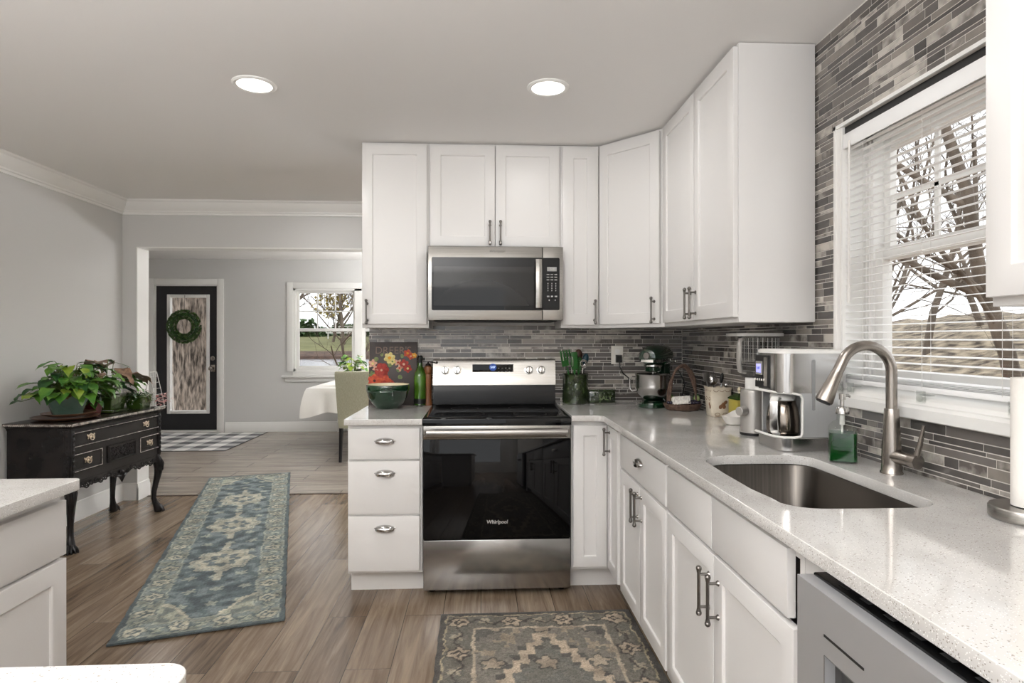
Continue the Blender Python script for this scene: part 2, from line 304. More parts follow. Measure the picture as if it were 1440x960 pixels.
M = dict(
    wall=mat('wall_paint', (206, 205, 203), .75), ceil=mat('ceiling_paint', (232, 230, 228), .8), white=mat('trim_paint', (236, 235, 232), .4),
    cab=mat('cabinet_paint', (220, 218, 216), .33), cab_in=mat('cabinet_underside', (222, 214, 204), .5),
    toe=mat('toe_kick_paint', (214, 211, 208), .45),
    wood=plank_mat('vinyl_plank_floor', (80, 66, 54), (121, 104, 87), (152, 135, 116), .18, 1.22, True, .23, grain=.36),
    tilefloor=plank_mat('dining_plank_tile', (122, 112, 103), (150, 141, 131), (176, 167, 157), .205, 1.2, False, .24, gap=(88, 80, 73), gapw=.003, grain=.25),
    quartz=quartz_mat('speckled_quartz'),
    steel=mat('brushed_steel', (176, 173, 168), .26, 1, aniso=.6, noise=(3, (158, 155, 150), (1, 1, 160), 2)),
    dwmark=mat('dim_control_print', (58, 58, 58), .5), pocket=mat('pocket_steel', (92, 91, 90), .5, .6), dwsteel=mat('dishwasher_steel', (206, 207, 210), .42, .78, bump=(5, .5, (1, 1, .06))), drawersteel=mat('drawer_steel', (172, 171, 170), .2, 1, bump=(7, .8, (1, 1, .04))), steel_v=mat('brushed_steel_dark', (150, 147, 143), .24, 1, aniso=.5),
    nickel=mat('brushed_nickel', (160, 153, 146), .27, 1),
    sink=mat('sink_steel', (104, 99, 94), .34, 1, noise=(2, (88, 84, 80), (60, 1, 1), 2)),
    pull=mat('pull_pewter', (124, 120, 116), .28, 1), chrome=mat('chrome', (205, 203, 200), .1, 1),
    blackglass=mat('black_glass', (6, 6, 7), .035, spec=.32), blackplastic=mat('black_plastic', (14, 14, 15), .25, spec=.3),
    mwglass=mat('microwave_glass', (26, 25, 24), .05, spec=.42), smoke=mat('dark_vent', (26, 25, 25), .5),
    logo=mat('logo_silver', (196, 194, 192), .35, .3), logo_dark=mat('logo_grey', (96, 94, 92), .4), key=mat('keypad_print', (170, 168, 165), .5),
    lcd=mat('blue_clock', (20, 40, 90), .3, emit=(40, 90, 190), estr=.35), digit=mat('clock_digits', (200, 225, 255), .4, emit=(215, 232, 255), estr=1.2),
    lcdgrey=mat('microwave_display', (150, 150, 148), .4), lcdviolet=mat('coffee_display', (190, 190, 250), .3, emit=(150, 150, 255), estr=.6),
    grout=mat('tile_grout', (222, 217, 210), .85),
    tile_d=tile_mat('slate_tile', (74, 71, 69), (112, 107, 103), .12, .16), tile_m=tile_mat('taupe_tile', (112, 106, 101), (146, 139, 131), .25, .2),
    tile_l=tile_mat('clouded_tile', (92, 86, 82), (196, 190, 181), .55, .22),
    glass=glass_pane('window_glass', refl=.8), lens=mat('lamp_lens', (255, 253, 248), .6, emit=(255, 250, 240), estr=6),
    blind=mat('blind_white', (248, 248, 248), .35), cord=mat('blind_cord', (225, 222, 218), .6),
    clear=glass_pane('clear_plastic', (.93, .94, .93), 1.4, .08), clearp=glass_pane('clear_smoked', (.80, .81, .82), 1.5, .06),
    blackdoor=mat('black_door_paint', (38, 38, 40), .35),
    chest=mat('black_lacquer', (19, 18, 18), .27, spec=.32, noise=(9, (34, 30, 29), (1, 1, 1), 4)), chest_edge=mat('worn_silver_edge', (196, 188, 180), .35, noise=(45, (96, 90, 86), (1, 1, 1), 3)),
    chest_top=mat('dark_brown_lacquer', (44, 34, 30), .22), brass=mat('antique_brass', (186, 170, 150), .34, .9),
    leaf=mat('pothos_leaf', (52, 104, 34), .35, noise=(14, (104, 148, 54), (1, 1, 1), 3)), leaf_y=mat('yellow_green_leaf', (120, 146, 40), .4, noise=(12, (150, 170, 70), (1, 1, 1), 2)),
    leaf_b=mat('bronze_leaf', (112, 84, 66), .45, noise=(40, (160, 128, 104), (1, 1, 1), 4)), leaf_d=mat('dark_leaf', (32, 66, 32), .38, noise=(14, (60, 100, 50), (1, 1, 1), 2)),
    stem=mat('plant_stem', (92, 110, 50), .6), petal=mat('white_petal', (232, 226, 216), .6), pink=mat('pink_leaf', (196, 128, 128), .5, noise=(50, (222, 196, 190), (1, 1, 1), 2)),
    soil=mat('potting_soil', (46, 38, 32), .95),
    celadon=mat('celadon_glaze', (92, 116, 104), .2, noise=(7, (70, 92, 82), (1, 1, 1), 4), coat=.5), clay=mat('brown_clay', (88, 58, 44), .35, noise=(8, (126, 96, 74), (1, 1, 1), 3), coat=.3),
    greenpot=mat('moss_green_glaze', (62, 86, 30), .2, noise=(8, (40, 56, 24), (1, 1, 1), 3), coat=.6), maroon=mat('maroon_pot', (88, 34, 36), .3),
    greenbowl=mat('dark_green_glaze', (22, 58, 34), .1, coat=.8, noise=(5, (14, 42, 26), (1, 1, 1), 3)), cream=mat('cream_glaze', (226, 214, 186), .25),
    crock=mat('mottled_green_glaze', (46, 60, 30), .14, coat=.7, noise=(22, (20, 28, 16), (1, 1, 1), 5)), spatula=mat('green_nylon', (34, 92, 34), .4), steelut=mat('utensil_steel', (190, 188, 186), .16, 1),
    darkwood=mat('dark_wood_spoon', (70, 40, 26), .5, noise=(20, (50, 28, 18), (1, 1, .1), 3)), teal=mat('teal_nylon', (24, 58, 70), .4), bnylon=mat('black_nylon', (22, 21, 22), .4),
    bottle=mat('green_bottle_glass', (70, 112, 26), .06, spec=.6, coat=.6, noise=(9, (34, 62, 16), (1, 1, 1), 2)), bottlecap=mat('bottle_foil', (18, 22, 18), .35),
    mill=mat('turned_wood', (142, 92, 56), .4, noise=(12, (112, 68, 40), (1, 1, .15), 4)), millcap=mat('mill_crank', (40, 34, 32), .35, .6),
    mixer=mat('green_enamel', (10, 44, 24), .12, coat=.9), outlet=mat('outlet_plate', (226, 222, 214), .4),
    twig=mat('woven_twig', (70, 52, 44), .8, noise=(60, (104, 82, 68), (1, 1, 1), 3)), card=mat('printed_card', (230, 226, 218), .7, noise=(160, (196, 190, 182), (1, .3, 1), 1)),
    grape=mat('dark_grape', (38, 32, 48), .25, coat=.3), fig=mat('fig_green', (110, 124, 72), .5, noise=(40, (150, 160, 106), (1, 1, 1), 2)),
    canister=mat('cream_ceramic', (222, 212, 194), .3, noise=(14, (204, 192, 172), (1, 1, 1), 3)), acorn=mat('painted_brown', (122, 84, 56), .4), tinyellow=mat('yellow_tin', (176, 162, 74), .35),
    tinart=mat('painted_tin_art', (60, 80, 44), .4, noise=(45, (214, 150, 96), (1, 1, 1), 3)), whitecer=mat('white_ceramic', (226, 222, 216), .3),
    silver=mat('silver_plastic', (176, 172, 167), .32, .55), greylid=mat('grey_lid', (190, 188, 184), .35),
    maker=mat('coffee_steel', (186, 184, 182), .2, 1), makerside=mat('coffee_side_steel', (204, 205, 206), .34, .6), whitepl=mat('white_plastic', (232, 230, 226), .35),
    carafe=mat('carafe_steel', (142, 132, 122), .16, 1), gaugem=mat('gauge_grey', (140, 140, 140), .3),
    soapglass=glass_pane('soap_glass', (.94, .96, .94), .8), soap=mat('green_soap', (8, 50, 16), .1, coat=.4, noise=(5, (14, 70, 26), (1, 1, 1), 1)),
    paper=mat('paper_towel', (236, 232, 226), .9, bump=(120, .4, (1, 1, 1))),
    board=mat('seed_board', (62, 54, 52), .45), boardedge=mat('board_edge', (190, 170, 140), .6), lettering=mat('board_lettering', (132, 110, 96), .6), saltletter=mat('raised_green_glaze', (92, 106, 70), .15, coat=.6),
    f_red=mat('flower_red', (140, 38, 32), .6, noise=(60, (178, 58, 44), (1, 1, 1), 2)), f_or=mat('flower_orange', (206, 92, 48), .6, noise=(60, (176, 54, 36), (1, 1, 1), 2)),
    f_ye=mat('flower_yellow', (214, 194, 112), .6, noise=(60, (232, 220, 160), (1, 1, 1), 2)), f_pk=mat('flower_pink', (206, 146, 122), .6, noise=(60, (222, 184, 160), (1, 1, 1), 2)),
    f_gr=mat('leaf_painted', (134, 146, 92), .6, noise=(60, (92, 112, 66), (1, 1, 1), 2)), f_dk=mat('flower_eye', (70, 24, 22), .6), f_gold=mat('flower_gold', (214, 150, 40), .6),
    linen=mat('sage_linen', (178, 176, 154), .9, noise=(220, (164, 162, 140), (1, 1, .2), 2)), blackleg=mat('black_leg', (20, 18, 17), .4),
    cloth=mat('white_tablecloth', (236, 233, 228), .85), wreath=mat('boxwood', (36, 62, 28), .6, noise=(30, (76, 104, 48), (1, 1, 1), 2)),
    wire=mat('white_wire', (216, 214, 210), .4), heater=mat('heater_enamel', (232, 230, 226), .4),
    bark=bark_mat('big_tree_bark', (58, 50, 43), (172, 157, 143), 32, (1, 1, .2)), bark2=bark_mat('grey_bark', (84, 74, 64), (122, 110, 98), 3, (1, 1, .3)),
    litter=mat('leaf_litter', (112, 88, 64), .95, noise=(3, (146, 116, 84), (1, 1, 1), 8)), lawn=mat('lawn_grass', (96, 98, 56), .95, noise=(.5, (122, 120, 78), (1, 1, 1), 6)),
    reeds=mat('bank_reeds', (98, 78, 66), .95, noise=(2, (70, 56, 50), (1, 1, 1), 6)), pond=mat('pond_water', (138, 138, 142), .22, spec=.6, bump=(3, .9, (1, 3, 1))),
    brush=mat('brush_hill', (62, 52, 43), .95, noise=(2.2, (168, 154, 132), (1, 1, 2.6), 10)), ygleaf=mat('yellow_foliage', (178, 158, 76), .8), house=mat('white_siding', (222, 220, 216), .7), roof=mat('grey_roof', (120, 116, 114), .8),
    darktrim=mat('threshold_strip', (70, 54, 42), .5), mat_b=attr_mat('check_mat', .9), rug=attr_mat('wool_rug', .95, speckle=.35, sscale=420, bump=.9),
    hinge=mat('black_gap', (30, 28, 28), .8), wood2=mat('pale_deck', (150, 132, 116), .8),
)

# ------------------------------------------------------------------ room shell
YB, XR, XL, ZCL = 3.80, 1.28, -2.92, 2.44
def pierced(mb, axis, u0, u1, z0, z1, p0, p1, holes=()):
    us = sorted({u0, u1, *[h[0] for h in holes], *[h[1] for h in holes]}); zs = sorted({z0, z1, *[h[2] for h in holes], *[h[3] for h in holes]})
    us = [u for u in us if u0 <= u <= u1]; zs = [z for z in zs if z0 <= z <= z1]
    def solid(i, j):
        if i < 0 or j < 0 or i >= len(us)-1 or j >= len(zs)-1: return False
        uc, zc = (us[i]+us[i+1])/2, (zs[j]+zs[j+1])/2
        return not any(h[0] < uc < h[1] and h[2] < zc < h[3] for h in holes)
    vid = {}; vs = []; fs = []
    def V(i, j, k):
        key = (i, j, k)
        if key not in vid:
            p = (p0, p1)[k]; vid[key] = len(vs)
            vs.append((us[i], p, zs[j]) if axis == 'y' else (p, us[i], zs[j]))
        return vid[key]
    for i in range(len(us)-1):
        for j in range(len(zs)-1):
            if not solid(i, j): continue
            for k in (0, 1): fs.append((V(i,j,k), V(i+1,j,k), V(i+1,j+1,k), V(i,j+1,k)))
            if not solid(i-1, j): fs.append((V(i,j,0), V(i,j,1), V(i,j+1,1), V(i,j+1,0)))
            if not solid(i+1, j): fs.append((V(i+1,j,0), V(i+1,j,1), V(i+1,j+1,1), V(i+1,j+1,0)))
            if not solid(i, j-1): fs.append((V(i,j,0), V(i,j,1), V(i+1,j,1), V(i+1,j,0)))
            if not solid(i, j+1): fs.append((V(i,j+1,0), V(i,j+1,1), V(i+1,j+1,1), V(i+1,j+1,0)))
    return mb.add(vs, fs)

YD0, YD1 = 5.10, 5.26        # wall with the cased opening
YF = 8.75                    # far dining wall
WIN = (1.32, 2.10, 1.13, 2.065)    # kitchen window hole: y0,y1,z0,z1
DOOR = (-4.575, -3.705, 0.0, 2.075); FWIN = (-2.66, -0.84, 0.855, 2.03)
struct('floor', MB().box(XL, XR+.16, -3.5, 5.225, -.06, 0), M['wood'])
struct('floor_dining', MB().box(-5.4, 2.3, 5.225, 8.92, -.06, 0), M['tilefloor'])
struct('trim_1', MB().box(-2.79, 1.7, 5.205, 5.235, .0005, .004, .001), M['darktrim'])
mb = MB().box(XL-.1, XR+.16, -3.6, YB, ZCL, ZCL+.1); mb.box(-5.5, 2.4, YB, 8.92, ZCL, ZCL+.1); struct('ceiling', mb, M['ceil'])
struct('wall_left', pierced(MB(), 'x', -3.5, YD0, 0, ZCL, XL-.1, XL, [(-3.1, -1.2, .5, 2.2)]), M['wall'])  # unseen opening added in this wall to let in more daylight
struct('wall_back', pierced(MB(), 'y', -.69, XR+.16, 0, ZCL, YB, YB+.12), M['wall'])
struct('wall_right', pierced(MB(), 'x', -3.5, YB, 0, ZCL, XR, XR+.16, [WIN]), M['grout'])
struct('wall_divider', pierced(MB(), 'y', -5.4, 2.0, 0, ZCL, YD0, YD1, [(-2.805, 1.7, -1, 2.065)]), M['wall'])
struct('wall_passage_right', MB().box(1.9, 2.0, YB+.12, YD0, 0, ZCL), M['wall'])
struct('wall_passage_return', MB().box(XR+.16, 2.0, YB, YB+.12, 0, ZCL), M['wall'])
struct('wall_far', pierced(MB(), 'y', -5.4, 2.4, 0, ZCL, YF, YF+.17, [DOOR, FWIN]), M['wall'])
struct('wall_dining_left', MB().box(-5.5, -5.4, YD1, YF, 0, ZCL), M['wall'])
struct('wall_dining_right', pierced(MB(), 'x', YD1, YF, 0, ZCL, 2.3, 2.4, [(5.7, 8.3, .4, 2.3)]), M['wall'])  # hidden opening added to bring daylight into the dining room
struct('wall_rear', pierced(MB(), 'y', XL-.1, XR+.16, 0, ZCL, -3.6, -3.5, [(-2.7, .4, .7, 2.2)]), M['wall'])
# white-painted reveal of the opening
mb = MB()
mb.box(-2.807, -2.799, YD0-.004, YD1+.004, 0, 2.065); mb.box(-2.807, 1.7, YD0-.004, YD1+.004, 2.058, 2.066)
struct('trim_2', mb, M['white'])
# crown moulding: profile (out from wall, down from ceiling)
PRO = [(0, 0), (.085, 0), (.085, -.012), (.072, -.02), (.066, -.045), (.046, -.068), (.026, -.082), (.024, -.092), (.014, -.096), (.012, -.112), (0, -.112)]
struct('trim_3', MB().prism([(XL+a, ZCL+b) for a, b in PRO], -3.5, YD0, 'y'), M['white'])
struct('trim_4', MB().prism([(YD0-a, ZCL+b) for a, b in PRO], XL, 1.9, 'x'), M['white'])
BPRO = [(0, 0), (.016, 0), (.016, .10), (.011, .112), (.009, .135), (.004, .14), (0, .14)]
struct('baseboard_left', MB().prism([(XL+a, b) for a, b in BPRO], 2.0, YD0, 'y'), M['white'])
struct('baseboard_divider', MB().prism([(YD0-a, b) for a, b in BPRO], XL, -2.79, 'x'), M['white'])
struct('baseboard_opening', MB().prism([(-2.799+a, b) for a, b in BPRO], YD0-.016, YD1, 'y'), M['white'])
struct('baseboard_far', MB().prism([(YF-a, b) for a, b in BPRO], -3.6, -2.02, 'x'), M['white'])

# glass-and-stone mosaic: interlocking rows of linear tiles
ROWS = [.0295, .0205, .0125, .0225]
def mosaic(mb, rnd, axis, u0, u1, z0, z1, p, out, holes=(), seed=1):
    R = random.Random(seed); z = z1; r = 0; g = .0028
    while z > z0 + .004:
        h = ROWS[r % 4]; za = max(z0, z-h); r += 1
        u = u0 - R.random()*.12
        while u < u1:
            L = R.choice([.045, .06, .08, .1, .12, .15, .18, .21]) * (1.15 if h > .02 else .95)
            a, b = max(u0, u), min(u1, u+L-g); u += L
            if b - a < .004: continue
            segs = [(a, b, za, z-g)]
            for hh in holes:
                nx = []
                for (p0, p1, q0, q1) in segs:
                    if p1 <= hh[0] or p0 >= hh[1] or q1 <= hh[2] or q0 >= hh[3]: nx.append((p0, p1, q0, q1)); continue
                    if q0 < hh[2]: nx.append((p0, p1, q0, hh[2]))
                    if q1 > hh[3]: nx.append((p0, p1, hh[3], q1))
                    qa, qb = max(q0, hh[2]), min(q1, hh[3])
                    if p0 < hh[0]: nx.append((p0, hh[0], qa, qb))
                    if p1 > hh[1]: nx.append((hh[1], p1, qa, qb))
                segs = nx
            k = R.choice([0, 0, 0, 1, 1, 2, 2]); rv = R.random()
            for (p0, p1, q0, q1) in segs:
                if p1-p0 < .003 or q1-q0 < .003: continue
                mb.mi = k; c = .0005; q = p + out*.0012
                ring = lambda d, pp: [((uu, pp, zz) if axis == 'y' else (pp, uu, zz)) for uu, zz in ((p0+d, q0+d), (p1-d, q0+d), (p1-d, q1-d), (p0+d, q1-d))]
                n0 = len(mb.f); mb.loft([ring(0, p), ring(0, q - out*.0004), ring(c, q)], False, True); rnd.extend([rv]*(len(mb.f)-n0))
        z -= h
def tiles(name, parent, *a, **k):
    mb = MB(); rnd = []; mosaic(mb, rnd, *a, **k)
    o = mb.build(name, [M['tile_d'], M['tile_m'], M['tile_l']], parent, smooth=False)
    o.data.attributes.new('rnd', 'FLOAT', 'FACE').data.foreach_set('value', rnd); o['kind'] = 'structure'; return o
struct('backsplash_grout', MB().box(-.69, XR-.0005, YB-.004, YB-.0003, .90, 1.40), M['grout'])
tiles('backsplash_back', None, 'y', -.69, XR-.004, .90, 1.40, YB-.004, -1, seed=3)
tiles('backsplash_right', None, 'x', .3, YB-.005, .90, ZCL-.002, XR-.0005, -1, [(WIN[0]-.03, WIN[1]+.03, WIN[2]-.045, WIN[3]+.012)], seed=5)
# thin metal edge trim round the window cut-out
y0, y1, z0, z1 = WIN
mb = MB(); e = .012
mb.box(XR-.007, XR, y1+.018, y1+.03, z0-.02, z1+.012); mb.box(XR-.007, XR, y0-.03, y1+.03, z1, z1+.012); mb.box(XR-.007, XR, y0-.03, y0-.018, z0-.02, z1+.012)
mb.box(XR-.001, XR, y1, y1+.018, z0, z1); mb.box(XR-.001, XR, y0-.018, y0, z0, z1)
struct('trim_5', mb, M['white'])

# kitchen window ------------------------------------------------------------
w1 = sroot('window_1')
mb = MB(); XW = XR+.085
mb.box(XR+.001, XW+.07, y1-.012, y1, z0, z1); mb.box(XR+.001, XW+.07, y0, y0+.012, z0, z1); mb.box(XR+.09, XW+.07, y0, y1, z1-.012, z1)
mb.build('jamb_liner', M['white'], w1)
mb = MB()
for a, b in ((y1-.055, y1-.012), (y0+.012, y0+.055)): mb.box(XW, XW+.07, a, b, z0, z1-.012, .003)
mb.box(XW, XW+.07, y0+.012, y1-.012, z1-.06, z1-.012, .003); mb.box(XW, XW+.07, y0+.012, y1-.012, z0, z0+.03, .003)
mb.box(XW-.006, XW, y1-.03, y1-.022, z0+.03, z1-.06); mb.box(XW-.006, XW, y1-.044, y1-.038, z0+.03, z1-.06)
mb.build('window_frame', M['white'], w1)
def sash(parent, axis, u0, u1, z0, z1, p0, p1, st, nx=0, nz=0, rail0=None, rail1=None):
    mb = MB(); r0 = rail0 or st; r1 = rail1 or st
    B = (lambda a, b, c, d, e=.003: mb.box(p0, p1, a, b, c, d, e)) if axis == 'x' else (lambda a, b, c, d, e=.003: mb.box(a, b, p0, p1, c, d, e))
    B(u0, u0+st, z0, z1); B(u1-st, u1, z0, z1); B(u0+st, u1-st, z0, z0+r0); B(u0+st, u1-st, z1-r1, z1)
    pm = (p0+p1)/2; t = .004
    for i in range(1, nx):
        u = u0+st + (u1-u0-2*st)*i/nx
        (mb.box(pm-t, pm+t, u-.009, u+.009, z0+r0, z1-r1) if axis == 'x' else mb.box(u-.009, u+.009, pm-t, pm+t, z0+r0, z1-r1))
    for i in range(1, nz):
        z = z0+r0 + (z1-z0-r0-r1)*i/nz
        (mb.box(pm-t, pm+t, u0+st, u1-st, z-.009, z+.009) if axis == 'x' else mb.box(u0+st, u1-st, pm-t, pm+t, z-.009, z+.009))
    o = mb.build('sash', M['white'], parent)
    g = MB(); q = pm + (p1-p0)*.3
    (g.add([(q, u0+st, z0+r0), (q, u1-st, z0+r0), (q, u1-st, z1-r1), (q, u0+st, z1-r1)], [(0, 1, 2, 3)]) if axis == 'x' else g.add([(u0+st, q, z0+r0), (u1-st, q, z0+r0), (u1-st, q, z1-r1), (u0+st, q, z1-r1)], [(0, 1, 2, 3)]))
    g.build('pane', M['glass'], o); return o
zm = 1.605
sash(w1, 'x', y0+.055, y1-.055, zm-.02, z1-.06, XW+.038, XW+.062, .034, 3, 2, rail0=.042)
sash(w1, 'x', y0+.05, y1-.05, z0+.03, zm+.022, XW+.008, XW+.034, .042, 0, 0, rail0=.05, rail1=.042)
mb = MB()
mb.prism([(XR-.034, z0-.046), (XR-.034, z0-.016), (XR-.026, z0-.008), (XR-.012, z0-.006), (XR-.006, z0+.006), (XR+.004, z0+.012), (XW+.01, z0+.02), (XW+.01, z0+.0), (XR, z0), (XR, z0-.046)], y0-.03, y1+.03, 'y')
mb.build('window_sill', M['white'], w1)

# far dining window: twin double-hung unit ----------------------------------
w2 = sroot('window_2'); fx0, fx1, fz0, fz1 = FWIN; fm = (fx0+fx1)/2
mb = MB(); c = .085
mb.box(fx0-c, fx0, YF-.02, YF, fz0-.0, fz1+c, .003); mb.box(fx1, fx1+c, YF-.02, YF, fz0, fz1+c, .003); mb.box(fx0, fx1, YF-.02, YF, fz1, fz1+c, .003); mb.box(fx0-.002, fx1+.002, YF-.02, YF, fz0-.06, fz0, .003)
mb.build('window_casing', M['white'], w2)
mb = MB()
for a, b in ((fx0, fx0+.03), (fm-.05, fm+.05), (fx1-.03, fx1)): mb.box(a, b, YF, YF+.12, fz0, fz1)
mb.box(fx0, fx1, YF, YF+.12, fz1-.03, fz1); mb.box(fx0, fx1, YF, YF+.12, fz0, fz0+.03)
mb.build('window_frame', M['white'], w2)
MB().box(fx0-.15, fx1+.15, YF-.05, YF, fz0-.09, fz0-.06, .006).build('window_sill', M['white'], w2)
MB().box(fx0-.11, fx1+.11, YF-.018, YF, fz0-.15, fz0-.09, .004).build('apron', M['white'], w2)
for a, b in ((fx0+.03, fm-.05), (fm+.05, fx1-.03)):
    zmid = 1.44
    sash(w2, 'y', a, b, zmid-.02, fz1-.03, YF+.07, YF+.1, .035, 3, 2)
    sash(w2, 'y', a, b, fz0+.03, zmid+.025, YF+.03, YF+.06, .045, 0, 0)

# far glazed door ------------------------------------------------------------
d1 = sroot('door_1'); dx0, dx1, dz0, dz1 = DOOR
mb = MB(); c = .085
mb.box(dx0-c, dx0, YF-.02, YF, 0, dz1+c, .004); mb.box(dx1, dx1+c, YF-.02, YF, 0, dz1+c, .004); mb.box(dx0, dx1, YF-.02, YF, dz1, dz1+c, .004)
mb.build('door_casing', M['white'], d1)
mb = MB(); mb.box(dx0, dx0+.015, YF, YF+.14, 0, dz1); mb.box(dx1-.015, dx1, YF, YF+.14, 0, dz1); mb.box(dx0, dx1, YF, YF+.14, dz1-.015, dz1); mb.box(dx0, dx1, YF, YF+.14, 0, .03)
mb.build('door_frame', M['white'], d1)
gx0, gx1, gz0, gz1 = -4.40, -3.835, .27, 1.93
leaf = pierced(MB(), 'y', dx0+.017, dx1-.017, .032, dz1-.017, YF+.02, YF+.062, [(gx0, gx1, gz0, gz1)]).build('door_leaf', M['blackdoor'], d1)
mb = MB()
for a, b, cc, d in ((gx0-.01, gx0+.035, gz0-.01, gz1+.01), (gx1-.035, gx1+.01, gz0-.01, gz1+.01), (gx0+.035, gx1-.035, gz0-.01, gz0+.035), (gx0+.035, gx1-.035, gz1-.035, gz1+.01)): mb.box(a, b, YF+.008, YF+.074, cc, d, .004)
mb.build('glazing_bead', M['white'], leaf)
MB().add([(gx0, YF+.04, gz0), (gx1, YF+.04, gz0), (gx1, YF+.04, gz1), (gx0, YF+.04, gz1)], [(0, 1, 2, 3)]).build('pane', M['glass'], leaf)
mb = MB(); mb.cyl((-3.775, YF+.02, 1.04), (-3.775, YF-.005, 1.04), .033, n=20); mb.box(-3.782, -3.768, YF-.02, YF-.005, 1.025, 1.055, .003)
mb.build('deadbolt', M['nickel'], d1)
mb = MB(); mb.box(-3.805, -3.745, YF+.005, YF+.02, .85, .95, .004); mb.tube([(-3.785, YF+.01, .90), (-3.785, YF-.03, .90)], .011); mb.ell((-3.79, YF-.045, .90), (.03, .02, .03))
mb.build('door_knob', M['nickel'], d1)

# recessed ceiling lights -------------------------------------------------------
for i, (x, y) in enumerate(LAMPS):
    if i < 2:
        t = thing('ceiling_light', ('round recessed ceiling light over the runner rug side of the kitchen', 'round recessed ceiling light in front of the white over-microwave cabinet')[i], 'ceiling light', (x, y, ZCL), 0, 'recessed kitchen lights')
        MB().lathe([(.094, 0), (.094, -.004), (.086, -.009), (.074, -.007), (.074, -.002)], n=40, cap1=False).build('trim_ring', M['white'], t)
        MB().lathe([(.0739, -.0035), (.0005, -.0045)], n=40).build('lens', M['lens'], t)
    a = area('recessed_lamp', (x, y, ZCL-.012), (0, 0, 0), .14, .14, LAMP_W, (1, .985, .965), shape='DISK')
for x, y in ((-3.6, 7.0), (-.6, 7.0), (1.5, 7.0), (-1.2, 4.5)):
    area('recessed_lamp', (x, y, ZCL-.012), (0, 0, 0), .14, .14, LAMP_W*.8, (1, .985, .965), shape='DISK')

# ------------------------------------------------------------------ cabinet parts (local frame: x along the front, y into the cabinet, z up; door faces at y=0)
def shaker_mb(x0, x1, z0, z1, th=.019, rail=.057, y=0.0, mb=None):
    mb = mb or MB(); c = .002
    return mb.rect(x0, x1, z0, z1, [(0, y+th), (0, y+c), (c*.3, y+c*.3), (c, y), (rail-.001, y), (rail+.002, y+.002), (rail+.003, y+.008)])
def slab_mb(x0, x1, z0, z1, th=.019, y=0.0):
    c = .0025; return MB().rect(x0, x1, z0, z1, [(0, y+th), (0, y+c), (c*.3, y+c*.3), (c, y)])
def bar_pull(parent, x, zc, y=0.0, L=.128, name='handle'):
    mb = MB(); a, b = zc-L/2, zc+L/2; q = y-.03
    mb.cyl((x, q, a+.004), (x, q, b-.004), .0048, n=10)
    for z, sg in ((a, -1), (b, 1)):
        mb.ell((x, q, z), .0085, 12, 8); mb.cyl((x, q, z-sg*.004), (x, q, z-sg*.012), .0072, .0055, 10)
        zz = z - sg*.017
        mb.cyl((x, q, zz), (x, y+.001, zz), .0042, n=8); mb.cyl((x, y-.005, zz), (x, y, zz), .006, .0085, 10)
    return mb.build(name, M['pull'], parent)
def cup_pull(parent, x, z, y=0.0, w=.05, name='cup_pull'):
    mb = MB(); n, m = 20, 10; out = []; inn = []
    for sc, dst in ((1, out), (.9, inn)):
        for i in range(m+1):
            v = math.radians(118)*i/m; row = []
            for j in range(n+1):
                t = -PI/2 + PI*j/n; cx = math.sin(t); cc = max(math.cos(t), 0)**.75
                row.append((x + w*sc*cx, y - .026*sc*cc*math.sin(min(v, PI/2))*(1 if v < PI/2 else .94), z + .021*sc*cc*math.cos(v) - .002))
            dst.append(row)
    mb.loft(out, False, False, closed=False); mb.loft(inn, False, False, closed=False)
    mb.loft([out[-1], inn[-1]], False, False, closed=False)
    mb.rect(x-w-.003, x+w+.003, z+.0, z+.006, [(0, y), (0, y-.0015), (.001, y-.002)])
    return mb.build(name, M['steelut'], parent)
def base_body(parent, w, ztop, d=.60, frame=True, name='body', hollow=False, toe=True, yf=.02, x0=0.0):
    mb = MB()
    if hollow:
        t = .018
        mb.box(x0, x0+t, yf, yf+d-.02, .115, ztop); mb.box(w-t, w, yf, yf+d-.02, .115, ztop); mb.box(x0+t, w-t, yf, yf+d-.02, .115, .133)
        mb.box(x0+t, w-t, yf+d-.03, yf+d-.02, .133, ztop); mb.box(x0+t, w-t, yf, yf+.018, ztop-.04, ztop); mb.box(x0+t, w-t, yf, yf+.018, .133, .16)
    else: mb.box(x0, w, yf, yf+d-.02, .115, ztop, .001)
    b = mb.build(name, M['cab'], parent)
    if toe: MB().box(x0+.001, w-.001, yf+.075, yf+.09, 0, .1149).build('toe_kick', M['toe'], parent)
    return b
RZ = -PI/2
ZL, ZC = .908, .92

# --- left drawer base
t = thing('drawer_base_cabinet', 'white three-drawer base cabinet standing between the range and the passage', 'cabinet', (-.679, 3.12, 0))
base_body(t, .379, ZL-.031, d=.655)
for z0, z1 in ((.700, .858), (.421, .690), (.130, .409)):
    d = slab_mb(.004, .366, z0, z1).build('drawer', M['cab'], t); cup_pull(d, .19, z1-.062 if z1-z0 > .2 else (z0+z1)/2+.012)

# --- corner base cabinet
t = thing('corner_base_cabinet', 'white corner base cabinet with an L-shaped folding door right of the range', 'cabinet', (.47, 3.12, 0))
mb = MB(); mb.box(0, .795, .021, .66, .115, ZC-.031); mb.box(.206, .795, -.29, .0205, .115, ZC-.031); mb.build('body', M['cab'], t)
mb = MB(); mb.box(.001, .30, .095, .105, 0, .1149); mb.box(.28, .295, -.29, .095, 0, .1149); mb.build('toe_kick', M['toe'], t)
dr = shaker_mb(.008, .184, .132, .866, rail=.054, y=0).build('door', M['cab'], t)
d2 = shaker_mb(.003, .232, .132, .866, rail=.054).build('door', M['cab'], t, loc=(.185, -.002, 0), rot=(0, 0, RZ)); bar_pull(d2, .062, .79)

